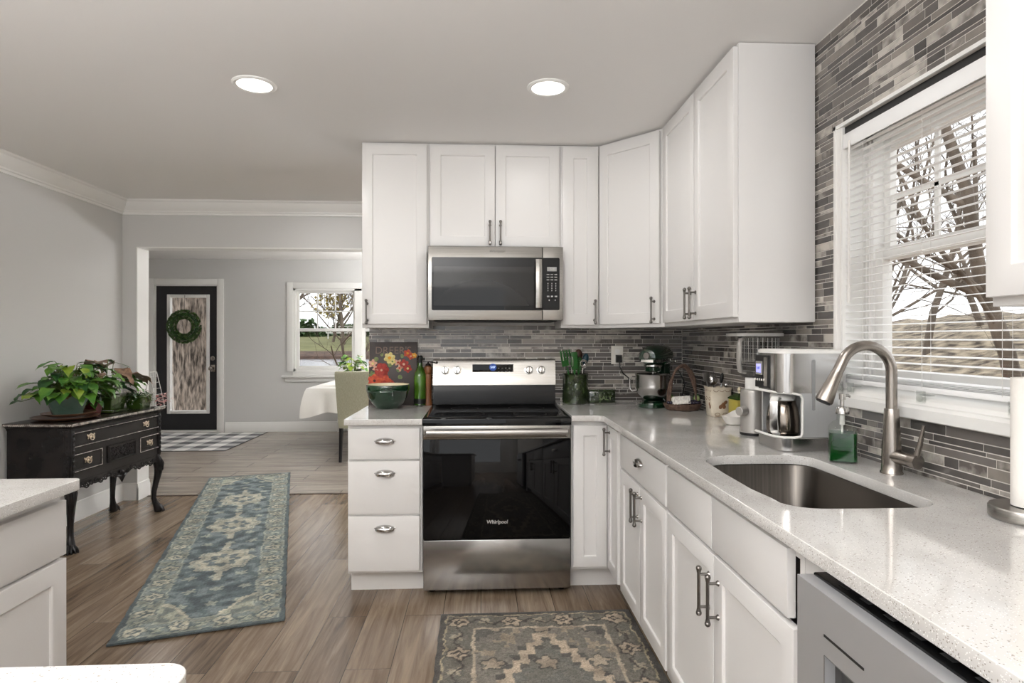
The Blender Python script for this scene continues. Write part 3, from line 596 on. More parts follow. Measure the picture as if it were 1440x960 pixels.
# --- base cabinets along the window wall
XB = .655
t = thing('drawer_door_base_cabinet', 'white base cabinet with one cup-pull drawer over two narrow doors', 'cabinet', (XB, 2.828, 0), RZ)
base_body(t, .712, ZC-.031, d=.60)
d = slab_mb(.004, .700, .716, .866).build('drawer', M['cab'], t); cup_pull(d, .352, .80)
for a, b, hx in ((.004, .350, .322), (.354, .700, .382)):
    d = shaker_mb(a, b, .132, .704).build('door', M['cab'], t); bar_pull(d, hx, .618)
t = thing('sink_base_cabinet', 'white sink base cabinet with two plain false fronts over two shaker doors', 'cabinet', (XB, 2.112, 0), RZ)
base_body(t, .880, ZC-.031, d=.60, hollow=True)
for a, b in ((.006, .4165), (.4195, .845)): slab_mb(a, b, .716, .866).build('false_front', M['cab'], t)
for a, b, hx in ((.006, .432, .400), (.436, .872, .468)):
    d = shaker_mb(a, b, .132, .704).build('door', M['cab'], t); bar_pull(d, hx, .592)
t = thing('filler_strip', 'white filler strip between the sink base cabinet and the dishwasher', 'cabinet filler', (XB, 1.231, 0), RZ)
mb = MB(); mb.box(0, .108, .02, .60, .0, ZC-.031, .001); mb.build('body', M['cab'], t)

# --- dishwasher
t = thing('dishwasher', 'stainless steel dishwasher with pocket handle and black top controls', 'dishwasher', (.598, 1.118, 0), RZ)
W = .598
MB().box(.004, W-.004, .07, .62, .02, .868).build('tub_body', M['blackplastic'], t)
mb = MB()
pierced(mb, 'y', 0, W, .105, .870, .0, .03, [(.092, W-.092, .700, .762)])
mb.build('door', M['dwsteel'], t, smooth=False)
mb = MB(); mb.box(.0, W, .0305, .069, .105, .874, .003); mb.build('door_liner', M['blackplastic'], t)
mb = MB(); mb.rect(.0905, W-.0905, .6985, .7635, [(0, -.001), (0, .012), (.004, .029)], cap0=False); mb.build('pocket_handle', M['pocket'], t)
mb = MB(); mb.box(.09, .20, -.0012, .001, .796, .800); mb.build('vent_slot', M['smoke'], t)
MB().box(.01, W-.01, .05, .06, .005, .10).build('toe_panel', M['blackplastic'], t)
for i in range(7): MB().box(.06+i*.06, .085+i*.06, .044, .052, .8742, .8746).build('control_button', M['dwmark'], t)

# --- countertops
def arc(cx, cy, r, a0, a1, n=8): return [(cx+r*math.cos(math.radians(a0+(a1-a0)*i/n)), cy+r*math.sin(math.radians(a0+(a1-a0)*i/n))) for i in range(n+1)]
o = slab_curve('countertop', [[(-.69, 3.095), (-.2985, 3.095), (-.2985, 3.794), (-.69, 3.794)]], ZL-.03, ZL, M['quartz'])
tag(o, 'short white speckled quartz worktop over the drawer cabinet beside the range', 'countertop')
xe = .6275
L = [(.466, 3.794), (.466, 3.097)] + [(.58+.048*math.cos(math.radians(a))-.001, 3.049+.048*math.sin(math.radians(a))) for a in (90, 75, 60, 45, 30, 15, 0)] + [(xe, .47), (1.274, .47), (1.274, 3.794)]
SK = [(.712, 1.56), (.722, 1.47)] + arc(.80, 1.455, .083, 200, 270, 6) + [(.90, 1.369)] + arc(1.02, 1.447, .078, 270, 360, 7) + arc(1.03, 1.94, .068, 0, 90, 6) + [(.95, 2.012)] + arc(.84, 1.89, .118, 95, 170, 7) + [(.715, 1.75)]
hole = SK
o = slab_curve('countertop', [L, hole], ZC-.03, ZC, M['quartz'])
tag(o, 'long white speckled quartz worktop running under the window with the sink cut-out', 'countertop')
# sink
cx = sum(p[0] for p in SK)/len(SK); cy = sum(p[1] for p in SK)/len(SK)
def ring(sc, z, off=0.0):
    out = []
    for x, y in SK:
        dx, dy = x-cx, y-cy; l = math.hypot(dx, dy); k = sc + off/l; out.append((cx+dx*k, cy+dy*k, z))
    return out
zr = ZC-.0305
mb = MB(); mb.loft([ring(1, zr-.002, .025), ring(1, zr, .025), ring(1, zr, .006), ring(1, zr-.006, .002), ring(1, zr-.16, -.004), ring(1, zr-.19, -.02), ring(1, zr-.205, -.05), ring(.12, zr-.212)], False, True)
mb.loft([ring(1, zr-.002, .025), ring(1, zr-.002, .008), ring(1, zr-.165, .002), ring(1, zr-.20, -.02), ring(1, zr-.216, -.05), ring(.12, zr-.222)], False, True)
t = thing('kitchen_sink', 'undermount brushed stainless sink sunk in the quartz worktop', 'sink', (0, 0, 0))
mb.build('bowl', M['sink'], t)
mb = MB(); mb.lathe([(.055, 0), (.055, .003), (.045, .004), (.040, -.004), (.0, -.006)], (cx, cy, zr-.2118), 28); mb.build('drain', M['chrome'], t)

# --- upper cabinets -------------------------------------------------------------
ZU0, ZU1, YU = 1.378, 2.437, 3.486
def upper_body(t, w, z0, z1, d=.292, x0=0.0):
    MB().box(x0, w, .02, .02+d, z0, z1, .001).build('body', M['cab'], t)
t = thing('upper_cabinet', 'tall white single-door wall cabinet at the passage end, left of the microwave', 'cabinet', (-.679, YU, 0))
upper_body(t, .380, ZU0, ZU1); d = shaker_mb(.004, .370, 1.399, 2.424).build('door', M['cab'], t); bar_pull(d, .032, 1.468)
t = thing('over_microwave_cabinet', 'short white two-door wall cabinet above the microwave', 'cabinet', (-.298, YU, 0))
upper_body(t, .761, 1.834, ZU1)
for a, b, hx in ((.010, .378, .350), (.382, .750, .410)):
    d = shaker_mb(a, b, 1.846, 2.424).build('door', M['cab'], t); bar_pull(d, hx, 1.92)
t = thing('narrow_upper_cabinet', 'narrow white single-door wall cabinet right of the microwave', 'cabinet', (.464, YU, 0))
upper_body(t, .2225, ZU0, ZU1); d = shaker_mb(.008, .216, 1.395, 2.424, rail=.064).build('door', M['cab'], t); bar_pull(d, .194, 1.470)
# diagonal corner
xa, ya, xb, yb = .688, 3.506, .977, 3.181
ang = math.atan2(yb-ya, xb-xa); wl = math.hypot(xb-xa, yb-ya)
t = thing('corner_upper_cabinet', 'white diagonal corner wall cabinet with one tall door', 'cabinet', (xa, ya, 0), ang)
loc = lambda x, y: ((x-xa)*math.cos(ang)+(y-ya)*math.sin(ang), -(x-xa)*math.sin(ang)+(y-ya)*math.cos(ang))
MB().prism([(0, 0), (wl, 0), loc(1.274, 3.181), loc(1.274, 3.794), loc(.688, 3.794)], ZU0, ZU1, 'z').build('body', M['cab'], t)
d = shaker_mb(.018, wl-.022, 1.398, 2.424, y=-.021).build('door', M['cab'], t); bar_pull(d, wl-.052, 1.468, -.021)
# right wall run
t = thing('window_side_upper_cabinet', 'white two-door wall cabinet with a plain end panel next to the window', 'cabinet', (.955, 3.178, 0), RZ)
upper_body(t, .930, ZU0, ZU1, d=.297)
for a, b, hx in ((.030, .490, .462), (.494, .924, .525)):
    d = shaker_mb(a, b, 1.398, 2.424, rail=.06).build('door', M['cab'], t); bar_pull(d, hx, 1.475)
t = thing('window_side_upper_cabinet', 'white wall cabinet cut by the picture edge, above the paper towel holder', 'cabinet', (.955, 1.112, 0), RZ)
upper_body(t, .60, ZU0-.002, ZU1, d=.297, x0=.004); shaker_mb(.010, .594, 1.393, 2.424, rail=.057).build('door', M['cab'], t)

# --- foreground cabinets at the passage side
t = thing('island_base_cabinet', 'white base cabinet in the near corner with a plain drawer over a shaker door', 'cabinet', (-1.19, .05, 0), PI/2)
mb = MB(); mb.box(0, 1.76, .02, .60, .115, .883, .001); mb.build('body', M['cab'], t)
MB().box(0, 1.76, .095, .11, 0, .1149).build('toe_kick', M['toe'], t)
for a, b in ((.86, 1.757), (.0, .856)):
    slab_mb(a, b, .697, .852).build('drawer', M['cab'], t); shaker_mb(a, b, .132, .686).build('door', M['cab'], t)
o = slab_curve('countertop', [[(-1.82, .03), (-1.145, .03)] + arc(-1.165, 1.788, .02, 0, 90, 4) + [(-1.82, 1.808)]], .8835, .914, M['quartz'])
tag(o, 'white quartz worktop in the near corner in front of the black carved chest', 'countertop')
t = thing('peninsula_base_cabinet', 'white peninsula base cabinet under the rounded quartz corner nearest the camera', 'cabinet', (-.40, .70, 0), 0)
MB().box(-.64, 0, -.62, 0, .115, .883).build('body', M['cab'], t); MB().box(-.64, -.07, -.62, -.07, 0, .1149).build('toe_kick', M['toe'], t)
o = slab_curve('countertop', [[(-1.085, .06), (-.352, .06)] + arc(-.387, .737, .035, 0, 90, 6) + [(-1.085, .772)]], .8835, .914, M['quartz'])
tag(o, 'rounded corner of a white quartz peninsula top nearest the camera', 'countertop')

# ------------------------------------------------------------------ range
t = thing('range', 'freestanding electric range, stainless steel with black glass cooktop and oven door', 'range', (-.295, 3.106, 0)); W = .757
MB().box(.003, W-.003, .042, .66, .03, .872).build('body', M['blackplastic'], t)
for x in (.04, W-.04):
    for y in (.08, .6): MB().cyl((x, y, 0), (x, y, .032), .018, n=12).build('levelling_foot', M['blackplastic'], t)
mb = MB(); mb.rect(-.002, W+.002, -.012, .61, [(0, .8735), (0, .905), (.003, .912), (.008, .915), (.024, .915), (.030, .9105)], axis='z'); ct = mb.build('cooktop', M['blackglass'], t, sharp=50)
for x, y, r in ((.2, .17, .115), (.56, .17, .09), (.2, .43, .08), (.56, .43, .105)): MB().lathe([(r, .9106), (r, .9109), (r-.0025, .9109), (r-.0025, .9106)], (x, y, 0), 48, False, False).build('burner_ring', M['smoke'], ct)
# backguard
mb = MB(); mb.prism([(.612, .9155), (.614, .99), (.622, 1.03), (.668, 1.03), (.668, .9155)], .004, W-.004, 'x'); mb.build('backguard_base', M['blackplastic'], t)
mb = MB(); mb.prism([(.612, 1.032), (.630, 1.165), (.636, 1.182), (.645, 1.188), (.666, 1.188), (.666, 1.032)], .002, W-.002, 'x'); bgd = mb.build('backguard', M['steel'], t, sharp=25)
sl = math.atan2(.018, .133); bgx = lambda z: .612+.018*(z-1.032)/.133
zk = 1.122
for x in (.076, .149, .590, .666):
    y = bgx(zk)
    k = MB().lathe([(.027, 0), (.027, .004), (.021, .005), (.0195, .024), (.017, .026)], n=28).build('knob', M['chrome'], t, loc=(x, y-.0005, zk), rot=(PI/2-sl, 0, 0))
    MB().box(-.0045, .0045, -.019, .019, .024, .036, .002).build('grip', M['steel_v'], k)
mb = MB(); mb.rect(.243, .494, zk-.03, zk+.036, [(0, 0), (0, -.0018), (.001, -.002)]); o = mb.build('display_panel', M['blackglass'], t); o.location = (0, bgx(zk)+.0005, 0)
mb = MB(); mb.lathe([(.0225, 0), (.0225, .0006), (0, .0007)], n=28); c = mb.build('clock_face', M['lcd'], o, loc=(.3685, -.002, zk+.018), rot=(PI/2, 0, 0))
text('digits', '5:07', .018, M['digit'], o, (.3685, -.0032, zk+.018), (PI/2, 0, 0))
mb = MB()
for i in range(4): mb.box(.40+i*.022, .408+i*.022, -.0026, -.002, zk-.012, zk-.008); mb.box(.40+i*.022, .408+i*.022, -.0026, -.002, zk+.01, zk+.014)
mb.build('touch_key', M['key'], o)
# oven door
mb = MB(); mb.box(0, W, 0, .040, .802, .8715, .003); dr = mb.build('oven_door', M['steel'], t)
mb = MB(); mb.box(.001, W-.001, -.001, .040, .291, .8015, .002); mb.build('door_glass', M['blackglass'], dr)
mb = MB(); n = 16
path = [(.022+(W-.044)*i/n, -.046-.006*math.sin(PI*i/n), .838) for i in range(n+1)]
mb.tube(path, [(.021, .010)]*(n+1), 14, flat=(0, 0, 1))
for x in (.05, W-.05): mb.box(x-.018, x+.018, -.046, .001, .825, .851, .004)
mb.build('handle', M['steel_v'], dr)
text('logo', 'Whirlpool', .026, M['logo'], dr, (.378, -.0014, .377), (PI/2, 0, 0), bold=.0004, shear=.12)
mb = MB(); mb.box(.001, W-.001, 0, .04, .032, .286, .003); mb.build('storage_drawer', M['drawersteel'], t)

# ------------------------------------------------------------------ microwave
t = thing('microwave', 'stainless steel over-the-range microwave with black glass door and keypad', 'microwave', (-.295, 3.392, 1.418)); H = .413
MB().box(.004, W-.004, .03, .40, .006, H-.002).build('body', M['smoke'], t)
mb = MB(); mb.rect(0, .6395, 0, H, [(0, .029), (0, .004), (.002, .001), (.005, 0)]); dr = mb.build('door', M['steel'], t)
def rrect(x0, x1, z0, z1, r, n=5):
    P = []
    for cx_, cz_, a in ((x1-r, z0+r, -90), (x1-r, z1-r, 0), (x0+r, z1-r, 90), (x0+r, z0+r, 180)):
        P += [(cx_+r*math.cos(math.radians(a+90*i/n)), cz_+r*math.sin(math.radians(a+90*i/n))) for i in range(n+1)]
    return P
MB().prism(rrect(.021, .6395, .056, .352, .008), -.0012, .002).build('door_glass', M['blackglass'], dr)
MB().prism(rrect(.032, .590, .082, .300, .004), -.0018, -.0011).build('window', M['mwglass'], dr)
mb = MB(); path = [(.617, -.026-.010*math.sin(PI*i/12), .070+.27*i/12) for i in range(13)]
mb.tube(path, [(.0185, .006)]*13, 14, flat=(1, 0, 0))
for z in (.085, .325): mb.box(.608, .626, -.028, .0, z-.009, z+.009, .002)
mb.build('handle', M['steel'], dr)
text('logo', 'Whirlpool', .02, M['logo_dark'], dr, (.385, -.0004, .386), (PI/2, 0, 0), shear=.12)
mb = MB(); mb.rect(.6415, W, 0, H, [(0, .029), (0, .004), (.002, .001), (.005, 0)]); cp = mb.build('control_panel', M['steel'], t)
MB().prism(rrect(.6415, .737, .058, .352, .008), -.0012, .002).build('keypad', M['blackplastic'], cp)
dsp = MB().prism(rrect(.666, .720, .276, .300, .002), -.0018, -.0011).build('display', M['lcdgrey'], cp)
text('digits', '5:07', .017, M['logo'], dsp, (.698, -.002, .288), (PI/2, 0, 0))
mb = MB()
for r, z in enumerate((.258, .243, .228)):
    for x in (.671, .693, .715): mb.box(x-.0075, x+.0075, -.0017, -.0011, z-.0022, z+.0022)
mb.build('key_print', M['key'], cp); mb = MB()
for z in (.207, .194, .181, .168):
    for x in (.671, .693, .715): mb.box(x-.0022, x+.0022, -.0017, -.0011, z-.0035, z+.0035)
mb.build('number_keys', M['key'], cp); mb = MB()
for x, w in ((.672, .007), (.694, .006), (.716, .007)): mb.box(x-w, x+w, -.0017, -.0011, .131, .139)
for x in (.678, .712): mb.box(x-.0025, x+.0025, -.0017, -.0011, .110, .117)
mb.build('key_print', M['key'], cp)
mb = MB(); mb.box(.03, W-.03, .03, .36, -.004, .005, .001); mb.build('bottom_vent', M['smoke'], t)

# ------------------------------------------------------------------ window blind
y0, y1, z0, z1 = WIN; XBL = XR+.022
t = thing('window_blind', 'white horizontal slat blind lowered over the kitchen window', 'blind', (XBL, (y0+y1)/2, z0))
ya, yb = -(y1-y0)/2+.016, (y1-y0)/2-.016
def rel(z): return z - z0
mb = MB(); mb.box(-.016, .016, ya, yb, rel(2.005), rel(2.035), .003); mb.box(-.021, -.017, ya-.001, yb+.001, rel(1.985), rel(2.036), .0015); mb.build('headrail', M['blind'], t)
MB().box(-.012, .06, ya-.012, yb+.012, rel(2.0362), rel(2.064)).build('head_gap_shade', M['smoke'], t)  # dark strip put in for the shade between headrail and window head
mb = MB(); zz = 1.192
while zz < 1.985:
    sec = []
    for k in range(7):
        a = -1 + 2*k/6; x = .0125*a; z = rel(zz) + .0022*(1-a*a) + .0125*a*.10
        sec.append((x, z))
    poly = sec + [(x, z-.0007) for x, z in sec[::-1]]
    mb.loft([[(x, ya, z) for x, z in poly], [(x, yb, z) for x, z in poly]]); zz += .0240
mb.build('slats', M['blind'], t, sharp=60)
mb = MB()
for zq in (1.186, 1.182, 1.178): mb.box(-.0125, .0125, ya, yb, rel(zq)-.0006, rel(zq)+.0006)
mb.box(-.0135, .0135, ya, yb, rel(1.158), rel(1.175), .004); mb.build('bottom_rail', M['blind'], t)
for y in (ya+.10, 0.0, yb-.10):
    mb = MB()
    for x in (-.0135, .0135): mb.tube([(x, y, rel(2.0)), (x, y, rel(1.17))], .0007, 5)
    mb.build('ladder_cord', M['cord'], t)
mb = MB(); mb.tube([(-.03, yb-.05, rel(2.0)), (-.032, yb-.05, rel(1.50))], .004, 8); mb.cyl((-.032, yb-.05, rel(1.5)), (-.032, yb-.05, rel(1.44)), .006, .0045, 8); mb.build('tilt_wand', M['cord'], t)
for y in (ya+.045, -.02, yb-.06):
    mb = MB(); mb.box(-.033, -.030, y-.018, y+.018, rel(1.128), rel(1.164), .001); mb.box(-.030, -.004, y-.018, y+.018, rel(1.150), rel(1.153)); mb.ell((-.036, y, rel(1.142)), (.006, .012, .010)); mb.build('hold_down_bracket', M['clear'], t)

# ------------------------------------------------------------------ faucet
t = thing('kitchen_faucet', 'brushed nickel gooseneck faucet with pull-down spray head behind the sink', 'faucet', (1.205, 1.722, ZC))
bz = lambda z: z - ZC
mb = MB(); mb.lathe([(.030, 0), (.030, .004), (.0275, .008), (.0262, .03), (.0255, .07), (.0235, .11), (.021, .15), (.0195, .188), (.0188, .19)], n=36); body = mb.build('body', M['nickel'], t)
R = .078; top = bz(1.2165)
path = [(0, 0, .190), (0, 0, .25), (0, 0, top-.01)] + [(-R+R*math.cos(a), 0, top+R*math.sin(a)) for a in [math.radians(6+i*11) for i in range(15)]]
ax, az = path[-1][0], path[-1][2]; dx, dz = path[-1][0]-path[-2][0], path[-1][2]-path[-2][2]; l = math.hypot(dx, dz); dx /= l; dz /= l
path.append((ax+dx*.03, 0, az+dz*.03))
MB().tube(path, .0152, 20).build('spout', M['nickel'], t)
sx, sz = path[-1][0], path[-1][2]; dx, dz = -.44, -.898
hd = [(sx+dx*q, 0, sz+dz*q) for q in (0.0, .004, .03, .088, .094)]
sp = MB().tube(hd, [.0158, .0165, .0185, .0245, .0235], 24).build('spray_head', M['nickel'], t)
MB().tube([hd[-1], (hd[-1][0]+dx*.003, 0, hd[-1][2]+dz*.003)], [.021, .020], 24).build('spray_face', M['smoke'], sp)
mb = MB(); h0 = Vector((.004, -.012, .052)); h1 = Vector((.012, -.062, .050)); mb.tube([h0, h0.lerp(h1, .45), h1], [.024, .019, .0185], 20); mb.build('valve_arm', M['nickel'], t)
mb = MB(); h2 = h1+Vector((.003, -.028, -.0)); mb.tube([h1+Vector((.0005, -.002, 0)), h2], [.0195, .0195], 20); mb.tube([h2+Vector((0, .012, .006)), h2+Vector((.006, .002, .05)), h2+Vector((.014, -.002, .102))], [(.0125, .010), (.010, .007), (.0085, .0045)], 14); mb.build('lever_handle', M['nickel'], t)

# ------------------------------------------------------------------ soap bottle
t = thing('soap_dispenser', 'clear square soap bottle with green soap and a chrome pump beside the sink', 'soap dispenser', (1.165, 1.900, ZC), -.47)
def sq(r, z, k=.28):
    P = []
    for cx_, cy_, a in ((1, -1, -90), (1, 1, 0), (-1, 1, 90), (-1, -1, 180)):
        for i in range(5):
            th = math.radians(a+90*i/4); P.append((r*(cx_*(1-k)+k*math.cos(th)), r*(cy_*(1-k)+k*math.sin(th)), z))
    return P
MB().loft([sq(.036, 0), sq(.040, .003), sq(.040, .100), sq(.038, .112, .4), sq(.028, .126, .7), sq(.017, .134, 1), sq(.016, .148, 1), sq(.018, .149, 1), sq(.018, .153, 1)], True, False).build('bottle', M['soapglass'], t)
MB().loft([sq(.036, .0035), sq(.0392, .006), sq(.0392, .094)]).build('liquid_soap', M['soap'], t)
mb = MB(); mb.lathe([(.0205, .1535), (.0205, .166), (.017, .174), (.009, .176), (.006, .178), (.006, .198), (.010, .199), (.0105, .216), (.008, .219)], n=24)
mb.tube([(0, 0, .211), (.018, .022, .212), (.024, .030, .207)], [.006, .0048, .004], 10); mb.build('pump', M['chrome'], t)
mb = MB(); mb.tube([(0, 0, .150), (0, 0, .012)], .0032, 8); mb.lathe([(.008, .118), (.008, .152)], n=12); mb.build('dip_tube', M['whitepl'], t)

# ------------------------------------------------------------------ paper towel holder
t = thing('paper_towel_holder', 'round stainless paper towel holder at the near end of the worktop', 'paper towel holder', (1.196, 1.262, ZC))
MB().lathe([(.070, 0), (.0745, .004), (.0745, .024), (.072, .028), (.02, .029), (.006, .030)], n=48).build('base', M['steel'], t)
MB().lathe([(.005, .029), (.005, .325), (.010, .327), (.011, .337), (.006, .343)], n=20).build('post', M['steel'], t)
o = MB().lathe([(.012, 0), (.034, 0), (.034, .279), (.012, .279), (.012, 0)], n=36, cap0=False, cap1=False).build('paper_towel_roll', M['paper'])
o.location = (1.196, 1.262, ZC+.0305); tag(o, 'white roll of paper towel standing on the stainless holder', 'paper towel')

# ------------------------------------------------------------------ coffee maker
angm = -PI/2; CM = (1.04, 2.262, ZC)
t = thing('coffee_maker', 'stainless drip coffee maker with lit display and thermal carafe, left of the soap bottle', 'coffee maker', CM, angm); W = .205; D = .225; Hm = .358
def foot(r0, z, ins=0.0, y0_=0.0):
    P = [(ins, D-ins, z)] + [(W-ins, D-ins, z)]
    P += [(W-r0+(r0-ins)*math.cos(math.radians(a)), y0_+r0-(r0-ins)*math.sin(math.radians(a)), z) for a in (0, 15, 30, 45, 60, 75, 90)]
    P += [(r0-(r0-ins)*math.sin(math.radians(a)), y0_+r0-(r0-ins)*math.cos(math.radians(a)), z) for a in (0, 15, 30, 45, 60, 75, 90)]
    return P
mb = MB(); mb.loft([foot(.05, 0, .004), foot(.05, .004), foot(.05, .046), foot(.05, .050, .003)]); mb.build('base', M['maker'], t)
mb = MB(); mb.loft([foot(.05, .205), foot(.05, .343)]); upper = mb.build('brew_head', M['maker'], t)
mb = MB(); mb.loft([foot(.05, .3435, -.002), foot(.05, .354, -.002), foot(.05, .358, .006)]); mb.build('top_lid', M['whitepl'], t)
mb = MB(); mb.box(.0, W, .132, D, .0505, .2045, .0); mb.box(W-.012, W, .078, .1318, .0505, .2045, .0); mb.box(0, .012, .03, .1318, .0505, .2045); mb.build('tower', M['makerside'], t)
# white edging round the carafe bay
mb = MB(); e = .0045
pth = [(.022, -.003, .206), (W-.075, -.003, .206), (W-.04, .004, .206), (W-.014, .02, .206), (W-.002, .05, .204), (W+.001, .072, .198), (W+.001, .078, .186), (W+.001, .078, .066), (W+.001, .072, .054), (W-.002, .05, .050), (W-.014, .02, .049), (W-.04, .004, .049), (W-.075, -.003, .049), (.022, -.003, .049)]
mb.tube(pth, e, 8); mb.build('bay_edging', M['whitepl'], t)
mb = MB(); mb.rect(.012, .125, .215, .335, [(0, .002), (0, -.002), (.002, -.0035)]); pan = mb.build('control_panel', M['smoke'], t)
pan.location = (.004, 0, 0)
mb = MB(); mb.rect(.022, .073, .262, .312, [(0, 0), (0, -.0015), (.002, -.003)]); fr = mb.build('display_frame', M['silver'], pan, loc=(0, -.003, 0))
mb = MB(); mb.rect(.030, .065, .270, .302, [(0, -.003), (0, -.004)]); sc = mb.build('display', M['lcdviolet'], fr)
text('digits', '5:07', .014, M['lcd'], sc, (.0475, -.0042, .286), (PI/2, 0, 0))
for i in range(5): MB().lathe([(.0052, 0), (.0052, .003), (.004, .004)], n=14).build('button', M['chrome'], pan, loc=(.022+i*.0165, -.003, .244), rot=(PI/2, 0, 0))
mb = MB(); mb.prism(rrect(.085, .112, .222, .328, .006), -.005, -.003); mb.build('water_tank_window', M['steel_v'], pan)
mb = MB(); mb.prism([(x-.006 if False else x, z) for x, z in rrect(.112, .124, .145, .322, .005)], W-.001, W+.0015, 'x'); mb.build('water_gauge', M['gaugem'], t)
c = thing('thermal_carafe', 'steel thermal carafe with white lid in the coffee maker bay', 'carafe', (0, 0, 0))
c.location = (CM[0]+.062, CM[1]-.100, ZC+.0512); c.rotation_euler = (0, 0, -.62)
MB().lathe([(.050, 0), (.055, .004), (.057, .03), (.056, .06), (.050, .095), (.043, .118), (.041, .120)], n=40).build('body', M['carafe'], c)
MB().lathe([(.0415, .1205), (.044, .122), (.044, .138), (.040, .146), (.01, .149)], n=40).build('lid', M['whitepl'], c)
mb = MB(); mb.tube([(-.012, -.042, .128), (-.016, -.066, .132), (-.018, -.078, .122), (-.018, -.080, .06), (-.016, -.076, .012), (-.012, -.060, .004)], [(.014, .007)]*6, 12, flat=(1, 0, 0)); mb.build('handle', M['whitepl'], c)
mb = MB(); mb.box(-.030, -.004, -.0885, -.0865, .02, .122, .0008); mb.build('handle_trim', M['maker'], c)

# ------------------------------------------------------------------ food processor behind it
t = thing('food_processor', 'silver food processor with a dial and clear bowl behind the coffee maker', 'food processor', (1.125, 2.452, ZC), -.12)
MB().lathe([(.050, 0), (.053, .004), (.053, .012), (.0515, .014), (.0505, .17), (.049, .184), (.046, .187)], n=40).build('base', M['silver'], t)
MB().lathe([(.0525, -.0), (.0535, .003), (.0535, .011)], n=40).build('rubber_foot', M['bnylon'], t)
MB().lathe([(.042, .1875), (.042, .232), (.040, .234)], (.012, .006, 0), n=36).build('collar', M['whitepl'], t)
mb = MB(); d0 = Vector((-.045, -.028, .10)); dd = Vector((-.85, -.53, 0)); mb.tube([d0, d0+dd*.012, d0+dd*.030, d0+dd*.032], [.021, .0195, .0185, .0165], 24); mb.build('dial', M['silver'], t)
bcx, bcy = .04, .055
mb = MB(); mb.lathe([(.070, .2345), (.074, .240), (.078, .40), (.080, .405)], (bcx, bcy, 0), 40, True, False); mb.build('bowl', M['clearp'], t)
mb = MB()
for k in range(30):
    a = 2*PI*k/26; mb.tube([(bcx+.0775*math.cos(a), bcy+.0775*math.sin(a), .30), (bcx+.0795*math.cos(a), bcy+.0795*math.sin(a), .398)], .0012, 5)
mb.lathe([(.07, .300), (.066, .302), (.066, .300)], (bcx, bcy, 0), 40, False, False); mb.build('rib_basket', M['greylid'], t)
mb = MB(); mb.prism([(x, y) for x, y in rrect(-.075, .115, -.045, .155, .03)], .406, .418, 'z'); mb.build('lid', M['greylid'], t)
mb = MB(); mb.tube([(-.045, -.01, .395), (-.062, -.03, .390), (-.07, -.038, .372), (-.07, -.038, .29), (-.062, -.03, .262), (-.04, -.012, .256)], [(.012, .007)]*6, 10); mb.build('handle', M['silver'], t)

# ------------------------------------------------------------------ ceramic canister with cutlery, tin, white dish
t = thing('ceramic_canister', 'square cream ceramic canister painted with acorns, holding spoons', 'canister', (1.214, 3.052, ZC))
mb = MB()
def q4(r, z): return [(x*r, y*r, z) for x, y in ((1, -.9), (.9, -1), (0, -1.02), (-.9, -1), (-1, -.9), (-1.02, 0), (-1, .9), (-.9, 1), (0, 1.02), (.9, 1), (1, .9), (1.02, 0))]
mb.loft([q4(.040, 0), q4(.044, .004), q4(.0505, .09), q4(.051, .135), q4(.055, .146), q4(.055, .150), q4(.050, .149), q4(.046, .02)], True, True); mb.build('body', M['canister'], t, sharp=50)
mb = MB()
for x, z, r in ((.008, .062, .012), (.020, .075, .010), (-.004, .052, .010), (.014, .050, .008)): mb.ell((x, -.0485, z), (r, .003, r*1.3), 10, 6, Matrix.Rotation(.6, 3, 'Y'))
for y, z in ((-.02, .05), (-.012, .064)): mb.ell((-.0478, y, z), (.003, .009, .012), 10, 6)
mb.build('acorn_relief', M['acorn'], t)
mb = MB()
for x0_, zc_ in ((-.03, .135), (.0, .136), (.03, .135), (-.02, .012), (.02, .012)):
    rr = .0505 if zc_ > .1 else .0452
    mb.tube([(x0_+.012*math.cos(a), -rr-.0012, zc_+.008*math.sin(a)) for a in [i*PI/6 for i in range(-3, 10)]], .0012, 5)
for y0_, zc_ in ((-.03, .135), (.0, .136), (.028, .135), (-.02, .09), (.02, .09)):
    mb.tube([(-.0512, y0_+.010*math.cos(a), zc_+.008*math.sin(a)) for a in [i*PI/6 for i in range(-3, 10)]], .0012, 5)
mb.build('scroll_relief', M['acorn'], t)
